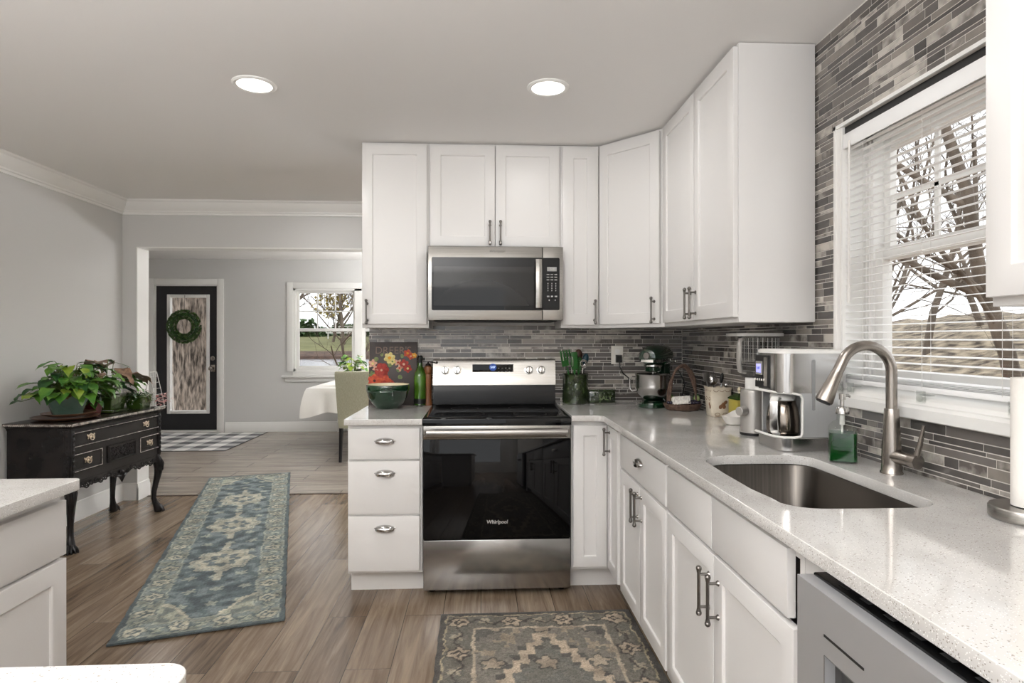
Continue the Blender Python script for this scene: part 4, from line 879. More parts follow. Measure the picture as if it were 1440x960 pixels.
def utensil(label, cat, name, base, tip, head, mats, kind, group=None, roll=0.0):
    """a long tool standing in a jar: handle from base to head, then the working end"""
    b = Vector(base); tp = Vector(tip); d = (tp-b).normalized(); l = (tp-b).length
    xx = Vector((0, 1, 0)).cross(d).normalized(); yy = d.cross(xx)
    rm = Matrix((xx, yy, d)).transposed() @ Matrix.Rotation(roll, 3, 'Z')
    t = thing(name, label, cat, b, 0, group); t.rotation_euler = rm.to_euler()
    hl = l - head
    MB().tube([(0, 0, 0), (0, 0, hl*.6), (0, 0, hl)], [(.006, .004), (.005, .0035), (.0045, .003)], 10, flat=(1, 0, 0)).build('shaft', M[mats[0]], t)
    mb = MB(); w = kind[1]
    if kind[0] == 'spoon':
        n = 10; out = []
        for sg in (1, -1):
            for i in range(n+1):
                z = head*i/n; ww = w*math.sin(PI*min(1, (i+.25)/(n+.25)))**.7 + .003*(1-i/n)
                out.append([(ww*k/4, sg*.0012 + .010*math.sin(PI*i/n)*(1-(k/4)**2), hl+z) for k in range(-4, 5)])
            
        mb.loft(out[:n+1], False, False, closed=False); mb.loft(out[n+1:], False, False, closed=False)
    elif kind[0] == 'spatula':
        mb.rect(-w, w, hl+.012, hl+head, [(0, .002), (0, -.001), (.002, -.002)]); mb.box(-.007, .007, -.002, .002, hl-.01, hl+.02, .001)
    elif kind[0] == 'fork':
        mb.rect(-w, w, hl+.008, hl+head*.42, [(0, .002), (0, -.001), (.001, -.002)])
        for k in range(4): mb.box(-w+k*2*w/3.45, -w+k*2*w/3.45+w*.36, -.002, .002, hl+head*.40, hl+head, .001)
    elif kind[0] == 'whisk':
        for k in range(5):
            a = PI*k/5; mb.tube([(w*math.sin(PI*i/14)**.8*math.cos(a)*(1 if True else 0), w*math.sin(PI*i/14)**.8*math.sin(a), hl+head*(1-math.cos(PI*i/14))/2*1.0) for i in range(15)], .001, 5)
            mb.tube([(-w*math.sin(PI*i/14)**.8*math.cos(a), -w*math.sin(PI*i/14)**.8*math.sin(a), hl+head*(1-math.cos(PI*i/14))/2*1.0) for i in range(15)], .001, 5)
    elif kind[0] == 'spiral':
        n = 60; mb.tube([((w*(1-.72*i/n))*math.sin(i*.25), 0, hl+w + (w*(1-.72*i/n))*-math.cos(i*.25)) for i in range(n)], .0028, 6)
    elif kind[0] == 'ladle':
        mb.ell((0, .01, hl+head*.5), (w, w*.7, head*.5), 16, 8)
    mb.build('head', M[mats[1]], t); return t
cx_, cy_ = 1.214, 3.052
utensil('round steel ladle standing at the front of the cream acorn canister', 'ladle', 'serving_ladle', (cx_-.01, cy_-.015, ZC+.025), (cx_-.028, cy_-.01, ZC+.215), .06, ('steelut', 'steelut'), ('ladle', .022))
utensil('pierced pewter server at the back left of the cream acorn canister', 'server', 'pierced_server', (cx_-.02, cy_+.02, ZC+.025), (cx_-.052, cy_+.03, ZC+.222), .06, ('pull', 'pull'), ('spatula', .018))
utensil('black handled spoon leaning right in the cream acorn canister', 'spoon', 'serving_spoon', (cx_+.0, cy_+.0, ZC+.025), (cx_+.026, cy_-.005, ZC+.22), .055, ('steelut', 'bnylon'), ('ladle', .010))
utensil('thin dark handled knife leaning between the spoons in the cream acorn canister', 'knife', 'table_knife', (cx_-.01, cy_+.01, ZC+.025), (cx_-.012, cy_+.02, ZC+.225), .09, ('bnylon', 'bnylon'), ('ladle', .006))
utensil('short steel spoon lowest at the right rim of the cream acorn canister', 'spoon', 'serving_spoon', (cx_+.015, cy_-.02, ZC+.025), (cx_+.040, cy_-.03, ZC+.172), .03, ('steelut', 'steelut'), ('ladle', .012))
t = thing('painted_tin', 'small yellow tin painted with a garden scene beside the cream canister', 'tin', (1.236, 2.845, ZC), .12)
MB().box(-.033, .033, -.042, .042, 0, .105, .003).build('body', M['tinyellow'], t)
MB().rect(-.030, .030, .004, .062, [(0, -.0419), (0, -.0428), (.001, -.0432)]).build('picture_front', M['tinart'], t)
mb = MB(); mb.loft([[(-.035, -.044, .1052), (.035, -.044, .1052), (.035, .044, .1052), (-.035, .044, .1052)], [(-.035, -.044, .112), (.035, -.044, .112), (.035, .044, .112), (-.035, .044, .112)], [(-.008, -.012, .135), (.008, -.012, .135), (.008, .012, .135), (-.008, .012, .135)]]); mb.build('lid', M['greenpot'], t, sharp=20)
MB().lathe([(.006, .1352), (.004, .142), (.009, .150), (.008, .158), (.001, .166)], n=16).build('finial', M['cream'], t)
t = thing('ceramic_scoop_dish', 'white ceramic dish with a pointed lip beside the silver food processor', 'dish', (1.175, 2.735, ZC))
mb = MB(); mb.loft([[(r*math.cos(a)*(1.0 if math.cos(a) > -.3 else 1.0+.55*(-.3-math.cos(a))), r*math.sin(a), z + (.028*zz*max(0, math.cos(a-.6)))) for a in [2*PI*k/36 for k in range(36)]] for r, z, zz in ((.028, 0, 0), (.034, .003, 0), (.046, .030, .8), (.050, .040, 1), (.047, .040, 1), (.030, .012, 0))]); mb.build('bowl', M['whitecer'], t)

# ------------------------------------------------------------------ twig basket with fruit
bx, by = 1.118, 3.315
t = thing('twig_basket', 'dark twig basket with an arched handle in the counter corner', 'basket', (bx, by, ZC))
mb = MB()
mb.lathe([(.080, 0), (.092, .006), (.104, .030), (.106, .036), (.100, .035), (.086, .012), (.0, .010)], n=40, sy=.8, cap1=False)
for k in range(5):
    ph = k*1.26; mb.tube([((.098+.004*math.sin(7*a+ph))*math.cos(a), .8*(.098+.004*math.sin(5*a+ph))*math.sin(a), .030+.004*math.sin(9*a+ph)) for a in [2*PI*i/40 for i in range(41)]], .0045, 6)
mb.build('tray', M['twig'], t)
mb = MB()
for k in range(7):
    ph = k*.9; mb.tube([(.078*math.cos(a)*(1+.0)+.006*math.sin(6*a+ph), .012*math.cos(ph)+.004*math.sin(8*a+ph), .030+.215*math.sin(a)*1.0+.007*math.cos(5*a+ph)) for a in [PI*i/26 for i in range(27)]], .0055, 6)
mb.build('arched_handle', M['twig'], t)
o = MB().box(-.05, .05, -.028, .028, 0, .006, .001); o = o.build('recipe_card', M['card']); o.location = (bx-.020, by-.034, ZC+.055); o.rotation_euler = (.75, -.10, -.35); tag(o, 'pale printed card propped in the twig basket', 'card')
o = MB().box(-.035, .035, -.022, .022, 0, .004, .001); o = o.build('recipe_card', M['card']); o.location = (bx+.012, by-.022, ZC+.052); o.rotation_euler = (.35, .15, .3); tag(o, 'second paler card lying behind the propped card in the twig basket', 'card')
for i, (dx, dy, dz, lab) in enumerate(((-.062, .005, .062, 'halved green fig on the mixer side of the twig basket'), (.078, -.004, .066, 'halved green fig on the canister side of the twig basket'))):
    g = thing('fig_half', lab, 'fig', (bx+dx, by+dy, ZC+dz), .3*(1-2*i), 'figs in the twig basket')
    MB().lathe([(.004, -.024), (.017, -.018), (.021, -.004), (.016, .012), (.006, .024)], n=20, sy=.55).build('skin', M['leaf_d'], g)
    MB().ell((0, -.007, -.003), (.0165, .006, .019), 16, 8).build('flesh', M['fig'], g)
R = random.Random(4)
gp = [(.018, -.062), (.032, -.058), (.046, -.052), (.060, -.046), (.074, -.038), (.026, -.045), (.042, -.038), (.056, -.032), (.070, -.024), (.086, -.024), (-.088, -.030), (-.078, -.042), (.090, -.008)]
for i, (dx, dy) in enumerate(gp):
    o = MB().ell((0, 0, 0), R.uniform(.0088, .0105), 12, 8).build('grape', M['grape']); o.location = (bx+dx, by+dy, ZC+.0445 + (.006 if i in (5, 6, 7) else 0)); tag(o, 'dark purple grape at the front rim of the twig basket', 'grape', 'grapes in the twig basket')

# ------------------------------------------------------------------ stand mixer
t = thing('stand_mixer', 'dark green stand mixer with a steel bowl in the counter corner', 'stand mixer', (1.026, 3.505, ZC), -.62)
# local: -y is the mixer's front
mb = MB()
def foot2(s, z): return [(s*x, s*y, z) for x, y in [(.062*math.cos(a), -.06+.068*math.sin(a)) for a in [math.radians(180+i*18) for i in range(11)]] + [(.075, .03), (.078, .13), (.062, .165), (-.062, .165), (-.078, .13), (-.075, .03)]]
mb.loft([foot2(1.17, 0), foot2(1.22, .004), foot2(1.22, .024), foot2(1.12, .033)]); mb.lathe([(.052, .0335), (.058, .036), (.056, .04), (.04, .043)], (0, -.055, 0), 28); mb.build('base', M['mixer'], t)
mb = MB(); mb.loft([[(.045*math.cos(a)*k, .115+oy+.045*math.sin(a)*k2, z) for a in [2*PI*i/24 for i in range(24)]] for z, k, k2, oy in ((.031, 1.25, 1.0, 0), (.08, 1.0, .9, .0), (.16, .95, .9, .0), (.22, 1.05, 1.0, -.005), (.245, 1.1, 1.1, -.01))]); mb.build('column', M['mixer'], t)
secs = [(y_, a_*1.12, b_*1.08, z_) for y_, a_, b_, z_ in ((-.155, .020, .022, .292), (-.150, .042, .040, .291), (-.12, .056, .054, .291), (-.05, .063, .060, .293), (.04, .064, .062, .295), (.11, .060, .058, .296), (.15, .048, .046, .296), (.168, .022, .022, .296))]
mb = MB(); mb.loft([[(a*math.cos(q), y, z + b*math.sin(q)*(1 if math.sin(q) > 0 else .82)) for q in [2*PI*i/28 for i in range(28)]] for y, a, b, z in secs]); hd = mb.build('motor_head', M['mixer'], t)
mb = MB(); n = 40
def band(z0_, z1_, k):
    mb.loft([[((a+.0012)*sx_*math.cos(math.asin(max(-1, min(1, (zz-.293)/(.060*.86))))), y, zz) for y, a, b, z in secs[1:-1] for sx_ in (sg,)] for zz in (z0_, z1_)], False, False, closed=False)
for sg in (1, -1): band(.262, .277, sg)
mb.loft([[(.036*math.cos(q), -.1525-.0005-.012*(1-abs(math.cos(q)))*.25, zz) for q in [PI+PI*i/12 for i in range(13)]] for zz in (.262, .277)], False, False, closed=False)
mb.build('trim_band', M['chrome'], hd)
mb = MB(); mb.tube([(0, -.150, .300), (0, -.166, .300), (0, -.169, .300)], [.0195, .0195, .0165], 28); mb.build('hub_cap', M['pull'], hd)
mb = MB(); mb.lathe([(.050, .232), (.053, .236), (.053, .246)], (0, -.055, 0), 32); mb.build('planetary_ring', M['chrome'], t)
mb = MB(); mb.lathe([(.036, .205), (.045, .210), (.047, .2315)], (0, -.055, 0), 32); mb.build('planetary', M['mixer'], t)
mb = MB(); mb.lathe([(.006, .10), (.007, .205)], (0, -.055, 0), 14); mb.tube([(-.03, -.055, .12), (-.02, -.055, .08), (0, -.055, .07), (.02, -.055, .08), (.03, -.055, .12), (.018, -.055, .155), (0, -.055, .165)], .004, 8); mb.build('flat_beater', M['steelut'], t)
mb = MB(); mb.lathe([(.045, .045), (.052, .047), (.064, .055), (.090, .082), (.100, .12), (.101, .185), (.104, .190), (.102, .192), (.098, .186), (.096, .13), (.05, .06), (.0, .052)], (0, -.055, 0), 48); bw = mb.build('bowl', M['steelut'], t)
mb = MB(); hx = -.101; mb.tube([(hx+.002, -.06, .172), (hx-.018, -.075, .174), (hx-.03, -.08, .160), (hx-.03, -.08, .105), (hx-.018, -.075, .09), (hx+.012, -.06, .096)], .0045, 8); mb.build('bowl_handle', M['steelut'], bw)
mb = MB(); mb.tube([(.095, -.045, .165), (.118, -.045, .150), (.12, -.045, .138), (.102, -.045, .142)], .0045, 8); mb.build('bowl_bracket', M['steelut'], bw)
mb = MB(); mb.tube([(.055, .10, .262), (.078, .10, .262)], .008, 12); mb.ell((.082, .10, .262), .010); mb.build('speed_lever', M['chrome'], t)
mb = MB(); mb.tube([(.05, .15, .02), (.10, .17, .05), (.13, .13, .13), (.10, .12, .20), (.07, .15, .22), (.05, .155, .18)], .004, 8); mb.build('power_cord', M['bnylon'], t)

# ------------------------------------------------------------------ outlet with plug
t = thing('wall_outlet', 'white double outlet with a black plug on the backsplash left of the mixer', 'outlet', (.860, YB-.0048, 1.213))
MB().rect(-.038, .038, -.058, .058, [(0, 0), (0, -.003), (.003, -.006)]).build('plate', M['outlet'], t)
for z in (-.022, .022): MB().prism(rrect(-.016, .016, z-.014, z+.014, .008), -.0085, -.006).build('receptacle', M['whitepl'], t)
o = MB(); o.rect(-.018, .018, -.024, .024, [(0, 0), (.001, -.03), (.006, -.042)]); o.tube([(0, -.035, -.02), (.0, -.045, -.05), (.02, -.04, -.09), (.06, -.02, -.12), (.08, -.012, -.2)], .0035, 6); o = o.build('power_plug', M['bnylon']); o.location = (.866, YB-.0138, 1.190); tag(o, 'black power plug in the lower socket of the backsplash outlet', 'plug')

# ------------------------------------------------------------------ green utensil crock and salt box
t = thing('utensil_crock', 'mottled green ceramic crock full of kitchen tools right of the range', 'crock', (.578, 3.69, ZC)); K = (.578, 3.69)
MB().lathe([(.074, 0), (.079, .004), (.081, .03), (.078, .09), (.0775, .16), (.080, .178), (.078, .181), (.073, .178), (.072, .02), (0, .015)], n=48).build('body', M['crock'], t)
mb = MB()
for k in range(3):
    r0 = .030-.008*k
    mb.tube([(r0*1.15*math.cos(a), -math.sqrt(.0785**2-(r0*1.15*math.cos(a))**2)-.0005, .125+r0*1.05*math.sin(a)-.012*k) for a in [PI*i/12 for i in range(13)]], .0026, 6)
mb.ell((0, -.077, .095), (.024, .006, .042), 14, 8); mb.build('leaf_relief', M['crock'], t)
bz_ = ZC+.03
for a in [
 ('slotted green nylon turner at the range side of the green crock', 'turner', 'slotted_turner', (-.02, -.02), (-.072, -.035, .345-.03), .105, ('spatula', 'spatula'), ('fork', .032), .2),
 ('plain green nylon spatula upright in the middle of the green crock', 'spatula', 'nylon_spatula', (-.005, -.03), (-.016, -.052, .335-.03), .115, ('spatula', 'spatula'), ('spatula', .019), .1),
 ('dark wooden spoon tallest at the back of the green crock', 'spoon', 'wooden_spoon', (.015, .02), (.026, .022, .352-.03), .07, ('darkwood', 'darkwood'), ('ladle', .024), 0),
 ('teal nylon spoon leaning right in the green crock', 'spoon', 'nylon_spoon', (.02, .0), (.070, -.004, .325-.03), .075, ('bnylon', 'teal'), ('ladle', .02), 0),
 ('steel spiral whisk at the mixer side of the green crock', 'whisk', 'spiral_whisk', (.02, -.03), (.044, -.055, .295-.03), .056, ('steelut', 'steelut'), ('spiral', .026), 0),
 ('slim green tongs between the spatula and the spiral whisk in the green crock', 'tongs', 'kitchen_tongs', (.005, -.035), (.018, -.05, .305-.03), .10, ('spatula', 'spatula'), ('whisk', .012), 0),
 ('black nylon ladle low behind the green spatula in the green crock', 'ladle', 'nylon_ladle', (-.01, .02), (.004, .015, .325-.03), .06, ('steelut', 'bnylon'), ('ladle', .022), 0),
 ('thin steel skimmer handle beside the slotted green turner in the green crock', 'skimmer', 'wire_skimmer', (-.015, -.03), (-.036, -.048, .312-.03), .07, ('steelut', 'steelut'), ('whisk', .014), 0)]:
    utensil(a[0], a[1], a[2], (K[0]+a[3][0], K[1]+a[3][1], bz_), (K[0]+a[4][0], K[1]+a[4][1], bz_+a[4][2]-.02), a[5], a[6], a[7], None, a[8])
t = thing('salt_box', 'low rectangular green ceramic salt box with raised leaves against the backsplash', 'salt box', (.745, 3.735, ZC))
MB().box(-.082, .082, -.04, .055, 0, .074, .006).build('body', M['crock'], t)
MB().rect(-.085, .085, -.043, .057, [(0, .0745), (0, .080), (.004, .083)], axis='z').build('lid', M['crock'], t)
text('lettering', 'SALT', .036, M['saltletter'], t, (.02, -.0405, .03), (PI/2, 0, 0), ext=.0025, bold=.0008)
mb = MB()
for x, z, s_ in ((-.058, .03, 1), (-.04, .055, .7), (.06, .058, .8), (.068, .02, .7), (.01, .060, .7)):
    mb.tube([(x+.013*s_*math.cos(a)*(1-a/14), -.041, z+.013*s_*math.sin(a)*(1-a/14)) for a in [i*.5 for i in range(22)]], .0022, 5)
mb.build('scroll_relief', M['crock'], t)

# ------------------------------------------------------------------ things on the short worktop left of the range
t = thing('mixing_bowl', 'dark green glazed mixing bowl with a cream inside on the short worktop', 'bowl', (-.545, 3.585, ZL))
MB().lathe([(.060, 0), (.066, .003), (.068, .010), (.090, .030), (.112, .066), (.121, .100), (.1245, .104), (.1235, .108), (.1255, .112), (.126, .137), (.124, .141)], n=56, cap1=False).build('body', M['greenbowl'], t)
MB().lathe([(.124, .141), (.119, .140), (.114, .104), (.10, .06), (.07, .022), (0, .014)], n=56, cap0=False).build('glazed_inside', M['cream'], t)
t = thing('seed_board', 'flowered seed catalogue board leaning on the backsplash behind the green bowl', 'picture board', (-.540, 3.745, ZL)); t.rotation_euler = (-.08, 0, 0)
MB().box(-.146, .146, 0, .012, 0, .388, .0015).build('board', M['board'], t)
MB().box(-.1475, -.1463, -.0005, .0125, 0, .388).build('edge', M['boardedge'], t)
text('lettering', "DREER'S", .062, M['lettering'], t, (.0, -.0006, .335), (PI/2, 0, 0), ext=.0006, bold=-.0006)
text('fine_print', "SEEDS", .018, M['lettering'], t, (.045, -.0006, .135), (PI/2, 0, 0), ext=.0005)
def petals(mb, x, z, r, n, w=.75, ph=0.0, y=-.0012, rings=1):
    for k in range(n):
        a = ph + 2*PI*k/n; c_, s_ = math.cos(a), math.sin(a); P = []
        for i in range(14):
            q = 2*PI*i/14; pr = r*(.52+.48*math.cos(q)); pt = r*w*.5*math.sin(q)*(1+.12*math.cos(3*q))
            P.append((x + c_*pr - s_*pt, y - .0003*(k % 3), z + s_*pr + c_*pt))
        mb.add(P + [(p[0], y+.001, p[2]) for p in P], [tuple(range(14))] + [(i, (i+1) % 14, 14+(i+1) % 14, 14+i) for i in range(14)])
def blossom(x, z, r, n, m_, eye, ph=0.0, w=.95, er=.28):
    o = MB(); petals(o, x, z, r, n, w, ph); fl = o.build('blossom', M[m_], t, smooth=False)
    MB().lathe([(r*er, 0), (r*er*.6, .0012), (0, .0016)], n=14).build('blossom_eye', M[eye], fl, loc=(x, -.0018, z), rot=(PI/2, 0, 0))
for a in ((-.022, .290, .036, 6, 'f_ye', 'f_gold', .3, .8), (-.004, .268, .022, 5, 'f_ye', 'f_gr', .9, .8), (-.070, .215, .046, 7, 'f_red', 'f_pk', .1, 1.0, .16), (-.112, .150, .042, 6, 'f_or', 'f_dk', .6, .9, .2), (-.052, .145, .044, 6, 'f_or', 'f_red', 1.2, .9, .2), (-.124, .255, .028, 5, 'f_pk', 'f_ye', .2, .7), (-.105, .225, .022, 5, 'f_pk', 'f_red', .9, .7), (.066, .252, .030, 5, 'f_red', 'f_pk', .4, .9), (.090, .225, .026, 5, 'f_red', 'f_ye', 1.0, .9), (.088, .318, .026, 5, 'f_or', 'f_gold', 0, .8), (.108, .300, .022, 5, 'f_or', 'f_pk', .7, .8), (.030, .262, .024, 4, 'f_pk', 'f_red', .8, .6), (.040, .228, .022, 4, 'f_pk', 'f_or', .2, .6), (.128, .305, .018, 6, 'f_gold', 'f_ye', .2, .8), (-.126, .190, .022, 4, 'f_gr', 'f_gr', .3, .8), (-.014, .120, .036, 6, 'f_red', 'f_dk', .3, .9, .2), (-.09, .110, .036, 6, 'f_or', 'f_gold', .3, .9, .2)): blossom(*a)
for x, z, r, ph in ((.018, .215, .036, .2), (.030, .180, .03, -.5), (-.01, .235, .03, 2.2), (-.09, .275, .03, 2.6), (-.075, .30, .022, 1.0), (.06, .29, .026, 2.0)):
    mb = MB(); petals(mb, x, z, r, 1, .9, ph, y=-.0008); mb.build('painted_leaf', M['f_gr'], t, smooth=False)
t = thing('wine_bottle', 'green glass bottle with dark neck between the flower board and pepper mill', 'bottle', (-.372, 3.735, ZL))
MB().lathe([(.030, 0), (.0375, .004), (.0385, .012), (.0385, .175), (.036, .195), (.024, .222), (.0155, .238), (.014, .27)], n=36, cap1=False).build('body', M['bottle'], t)
MB().lathe([(.0143, .248), (.0148, .285), (.0165, .287), (.0165, .297), (.0135, .300), (.0135, .305), (.004, .306)], n=24).build('neck_foil', M['bottlecap'], t)
MB().lathe([(.0388, .012), (.0389, .042)], n=36, cap0=False, cap1=False).build('dark_label', M['bottlecap'], t)
t = thing('pepper_mill', 'tall turned wooden pepper mill with a dark crank top beside the range', 'pepper mill', (-.324, 3.742, ZL))
MB().lathe([(.024, 0), (.0255, .004), (.0245, .012), (.0215, .03), (.0205, .08), (.0215, .17), (.0225, .185), (.0205, .19)], n=28).build('body', M['mill'], t)
MB().lathe([(.0205, .1905), (.0225, .194), (.0235, .215), (.0215, .236), (.014, .243)], n=28).build('head', M['mill'], t)
mb = MB(); mb.lathe([(.018, .2435), (.015, .252), (.006, .258), (.005, .268)], n=20); mb.tube([(0, 0, .265), (.03, -.005, .262), (.052, -.01, .258)], .003, 8); mb.ell((.054, -.01, .262), (.006, .006, .008)); mb.build('crank', M['millcap'], t)

# ------------------------------------------------------------------ carved black chest (lowboy)
cn, cf = Vector((-2.470, 3.80)), Vector((-2.412, 4.795)); cd = (cf-cn).normalized(); CL = (cf-cn).length
t = thing('carved_chest', 'black carved chest on claw-foot legs with plants on top', 'chest', (cn.x, cn.y, 0), math.atan2(cd.y, cd.x)); CH = t
# local: x along the front from the near end, y into the wall, z up; top front edge at y=0
ZT = .797; DP = .44; X0, X1, Y0 = .035, CL-.035, .035
mb = MB(); mb.box(.012, CL-.012, .012, DP, ZT-.020, ZT, .004); mb.build('top', M['chest_top'], t)
mb = MB(); mb.prism([(.014, ZT-.0205), (.03, ZT-.032), (X0-.004, ZT-.034), (X0, ZT-.046), (.1, ZT-.046), (.1, ZT-.0205)], .03, DP-.01, 'y') if False else None
mb.loft([[(x, y, z) for x, y in ((i, i), (CL-i, i), (CL-i, DP-.01), (i, DP-.01))] for i, z in ((.014, ZT-.0205), (.020, ZT-.026), (.030, ZT-.034), (.034, ZT-.046))])
mb.build('cornice', M['chest'], t)
mb = MB(); n = int(CL/.0125)
for k in range(n):
    x = .012 + (CL-.024)*(k+.5)/n; mb.ell((x, .010, ZT-.010), (.0048, .0065, .0105), 8, 6, Matrix.Rotation(.7, 3, 'Y'))
m2 = int(DP/.0125)
for k in range(m2):
    y = .014 + (DP-.02)*(k+.5)/m2
    for x in (.010, CL-.010): mb.ell((x, y, ZT-.010), (.005, .0042, .0095), 8, 6, Matrix.Rotation(.7, 3, 'X'))
mb.build('rope_edging', M['chest_edge'], t)
mb = MB(); mb.box(X0, X1, Y0+.012, DP-.012, .42, ZT-.046); mb.build('carcase', M['chest'], t)
# front frame rails and pierced openings
rows = [(.045, CL-.045, .640, .738)]
dr2 = [(.045, .320), (.365, .665), (.712, CL-.045)]
mb = MB(); pierced(mb, 'y', X0, X1, .425, ZT-.046, Y0, Y0+.011, [(.045, CL-.045, .640, .738)] + [(a, b, .487, .603) for a, b in dr2]); mb.build('face_frame', M['chest'], t, smooth=False)
def bail(par, x, z, y):
    mb = MB()
    for sx_ in (-1, 1):
        for (px, pz, r) in ((.020, .004, .010), (.030, .014, .007), (.012, .014, .006), (.024, -.008, .006)): mb.ell((x+sx_*px, y-.0015, z+pz), (r, .0025, r*.9), 10, 6)
        mb.ell((x+sx_*.022, y-.006, z+.003), (.004, .006, .004), 8, 6)
    mb.ell((x, y-.0015, z+.014), (.007, .0025, .010), 10, 6); mb.ell((x, y-.0015, z-.004), (.014, .0025, .010), 10, 6)
    mb.tube([(x+.022*math.cos(a), y-.009-.004*math.sin(-a), z+.003+.022*math.sin(a)) for a in [-PI*i/12 for i in range(13)]], .0024, 6)
    mb.build('bail_pull', M['brass'], par)
def drawer(x0, x1, z0, z1, pulls):
    mb = MB(); mb.rect(x0+.003, x1-.003, z0+.003, z1-.003, [(0, Y0+.02), (0, Y0+.002), (.006, Y0-.003), (.012, Y0-.002), (.014, Y0+.0005)])
    d = mb.build('drawer', M['chest'], CH)
    mb = MB()
    for a, b in (((x0+.006, z0+.006), (x1-.006, z0+.006)), ((x1-.006, z0+.006), (x1-.006, z1-.006)), ((x1-.006, z1-.006), (x0+.006, z1-.006)), ((x0+.006, z1-.006), (x0+.006, z0+.006))):
        mb.tube([(a[0], Y0-.003, a[1]), (b[0], Y0-.003, b[1])], .0022, 6)
    mb.build('cock_bead', M['chest_edge'], d)
    for x in pulls: bail(d, x, (z0+z1)/2, Y0+.0005)
drawer(.045, CL-.045, .640, .738, (.21, CL-.21)); drawer(*dr2[0], .487, .603, (.185,)); drawer(*dr2[2], .487, .603, (.832,))
mb = MB(); a, b = dr2[1]; mb.rect(a+.002, b-.002, .489, .601, [(0, Y0+.02), (0, Y0-.006), (.006, Y0-.014), (.014, Y0-.012), (.017, Y0-.002)]); pnl = mb.build('carved_panel', M['chest'], t)
mb = MB(); xc, zc = (a+b)/2, .545
def scroll(x, z, r, sg, up, turns=1.6, th=.004):
    mb.tube([(x+sg*r*(1-.8*i/24)*math.cos(turns*2*PI*i/24), Y0-.006, z+up*r*(1-.8*i/24)*math.sin(turns*2*PI*i/24)) for i in range(25)], [th*(1-.4*i/24) for i in range(25)], 6)
for sg in (-1, 1):
    for up in (-1, 1):
        scroll(xc+sg*.072, zc+up*.020, .024, sg, up); scroll(xc+sg*.112, zc+up*.016, .017, sg, up); scroll(xc+sg*.034, zc+up*.024, .015, -sg, up)
    for k in range(4): mb.ell((xc+sg*(.05+.022*k), Y0-.005, zc+.003*math.sin(k*2)), (.011, .004, .006), 10, 6, Matrix.Rotation(.5*sg*(1 if k % 2 else -1), 3, 'Y'))
for k in range(7):
    q = PI*(k+.5)/7; mb.ell((xc+.016*math.cos(q), Y0-.006, zc-.01+.022*math.sin(q)), (.005, .004, .013), 8, 6, Matrix.Rotation(PI/2-q, 3, 'Y'))
mb.ell((xc, Y0-.008, zc-.016), (.012, .005, .010), 10, 6)
mb.build('carving', M['chest'], pnl)
# carved corner posts
for x in (X0+.012, X1-.012):
    mb = MB(); mb.box(x-.013, x+.013, Y0-.008, Y0+.02, .43, ZT-.046, .005)
    for k in range(9): mb.ell((x, Y0-.010, .46+k*.033), (.008, .006, .014), 8, 6)
    mb.build('corner_post', M['chest'], t)
mb = MB()
for k in range(9):
    for y in (Y0+.022,): mb.ell((X0-.004, y, .46+k*.033), (.006, .010, .014), 8, 6)
mb.box(X0-.006, X0+.004, Y0+.004, Y0+.044, .43, ZT-.046, .004); mb.build('side_pilaster', M['chest'], t)
# scalloped apron
n = 60; P = []
for i in range(n+1):
    x = X0+.06 + (X1-X0-.12)*i/n; q = (i/n-.5)*2
    z = .408 - .014*abs(math.sin(q*PI*2.5)) - .035*math.exp(-(q/.16)**2) - .012*math.exp(-((abs(q)-.62)/.12)**2); P.append((x, z))
mb = MB(); mb.prism(P + [(X1-.06, .432), (X0+.06, .432)], Y0-.004, Y0+.014, 'y'); ap = mb.build('apron', M['chest'], t, sharp=60)
mb = MB(); xm = CL/2
for k in range(9):
    q = PI*(.08+.84*k/8); mb.ell((xm+.030*math.cos(q)*-1, Y0-.012, .385-.024*math.sin(q)), (.0065, .009, .030), 8, 6, Matrix.Rotation(-(PI/2-q), 3, 'Y'))
mb.ell((xm, Y0-.014, .404), (.018, .010, .014), 12, 8); mb.build('shell_carving', M['chest'], ap)
mb = MB()
for sg in (-1, 1):
    for k, (dx, dz, r) in enumerate(((.075, .402, .020), (.115, .408, .017), (.155, .398, .020), (.20, .394, .018), (.245, .402, .017), (.29, .396, .019), (.335, .392, .02), (.375, .398, .018))):
        scroll(xm+sg*dx, dz, r, sg*(1 if k % 2 else -1), 1 if k % 3 else -1, 1.3, .0055); mb.ell((xm+sg*(dx+.018), Y0-.007, dz-.004), (.012, .006, .007), 8, 6, Matrix.Rotation(.6*sg, 3, 'Y'))
    mb.build('leaf_carving', M['chest'], ap); mb = MB()
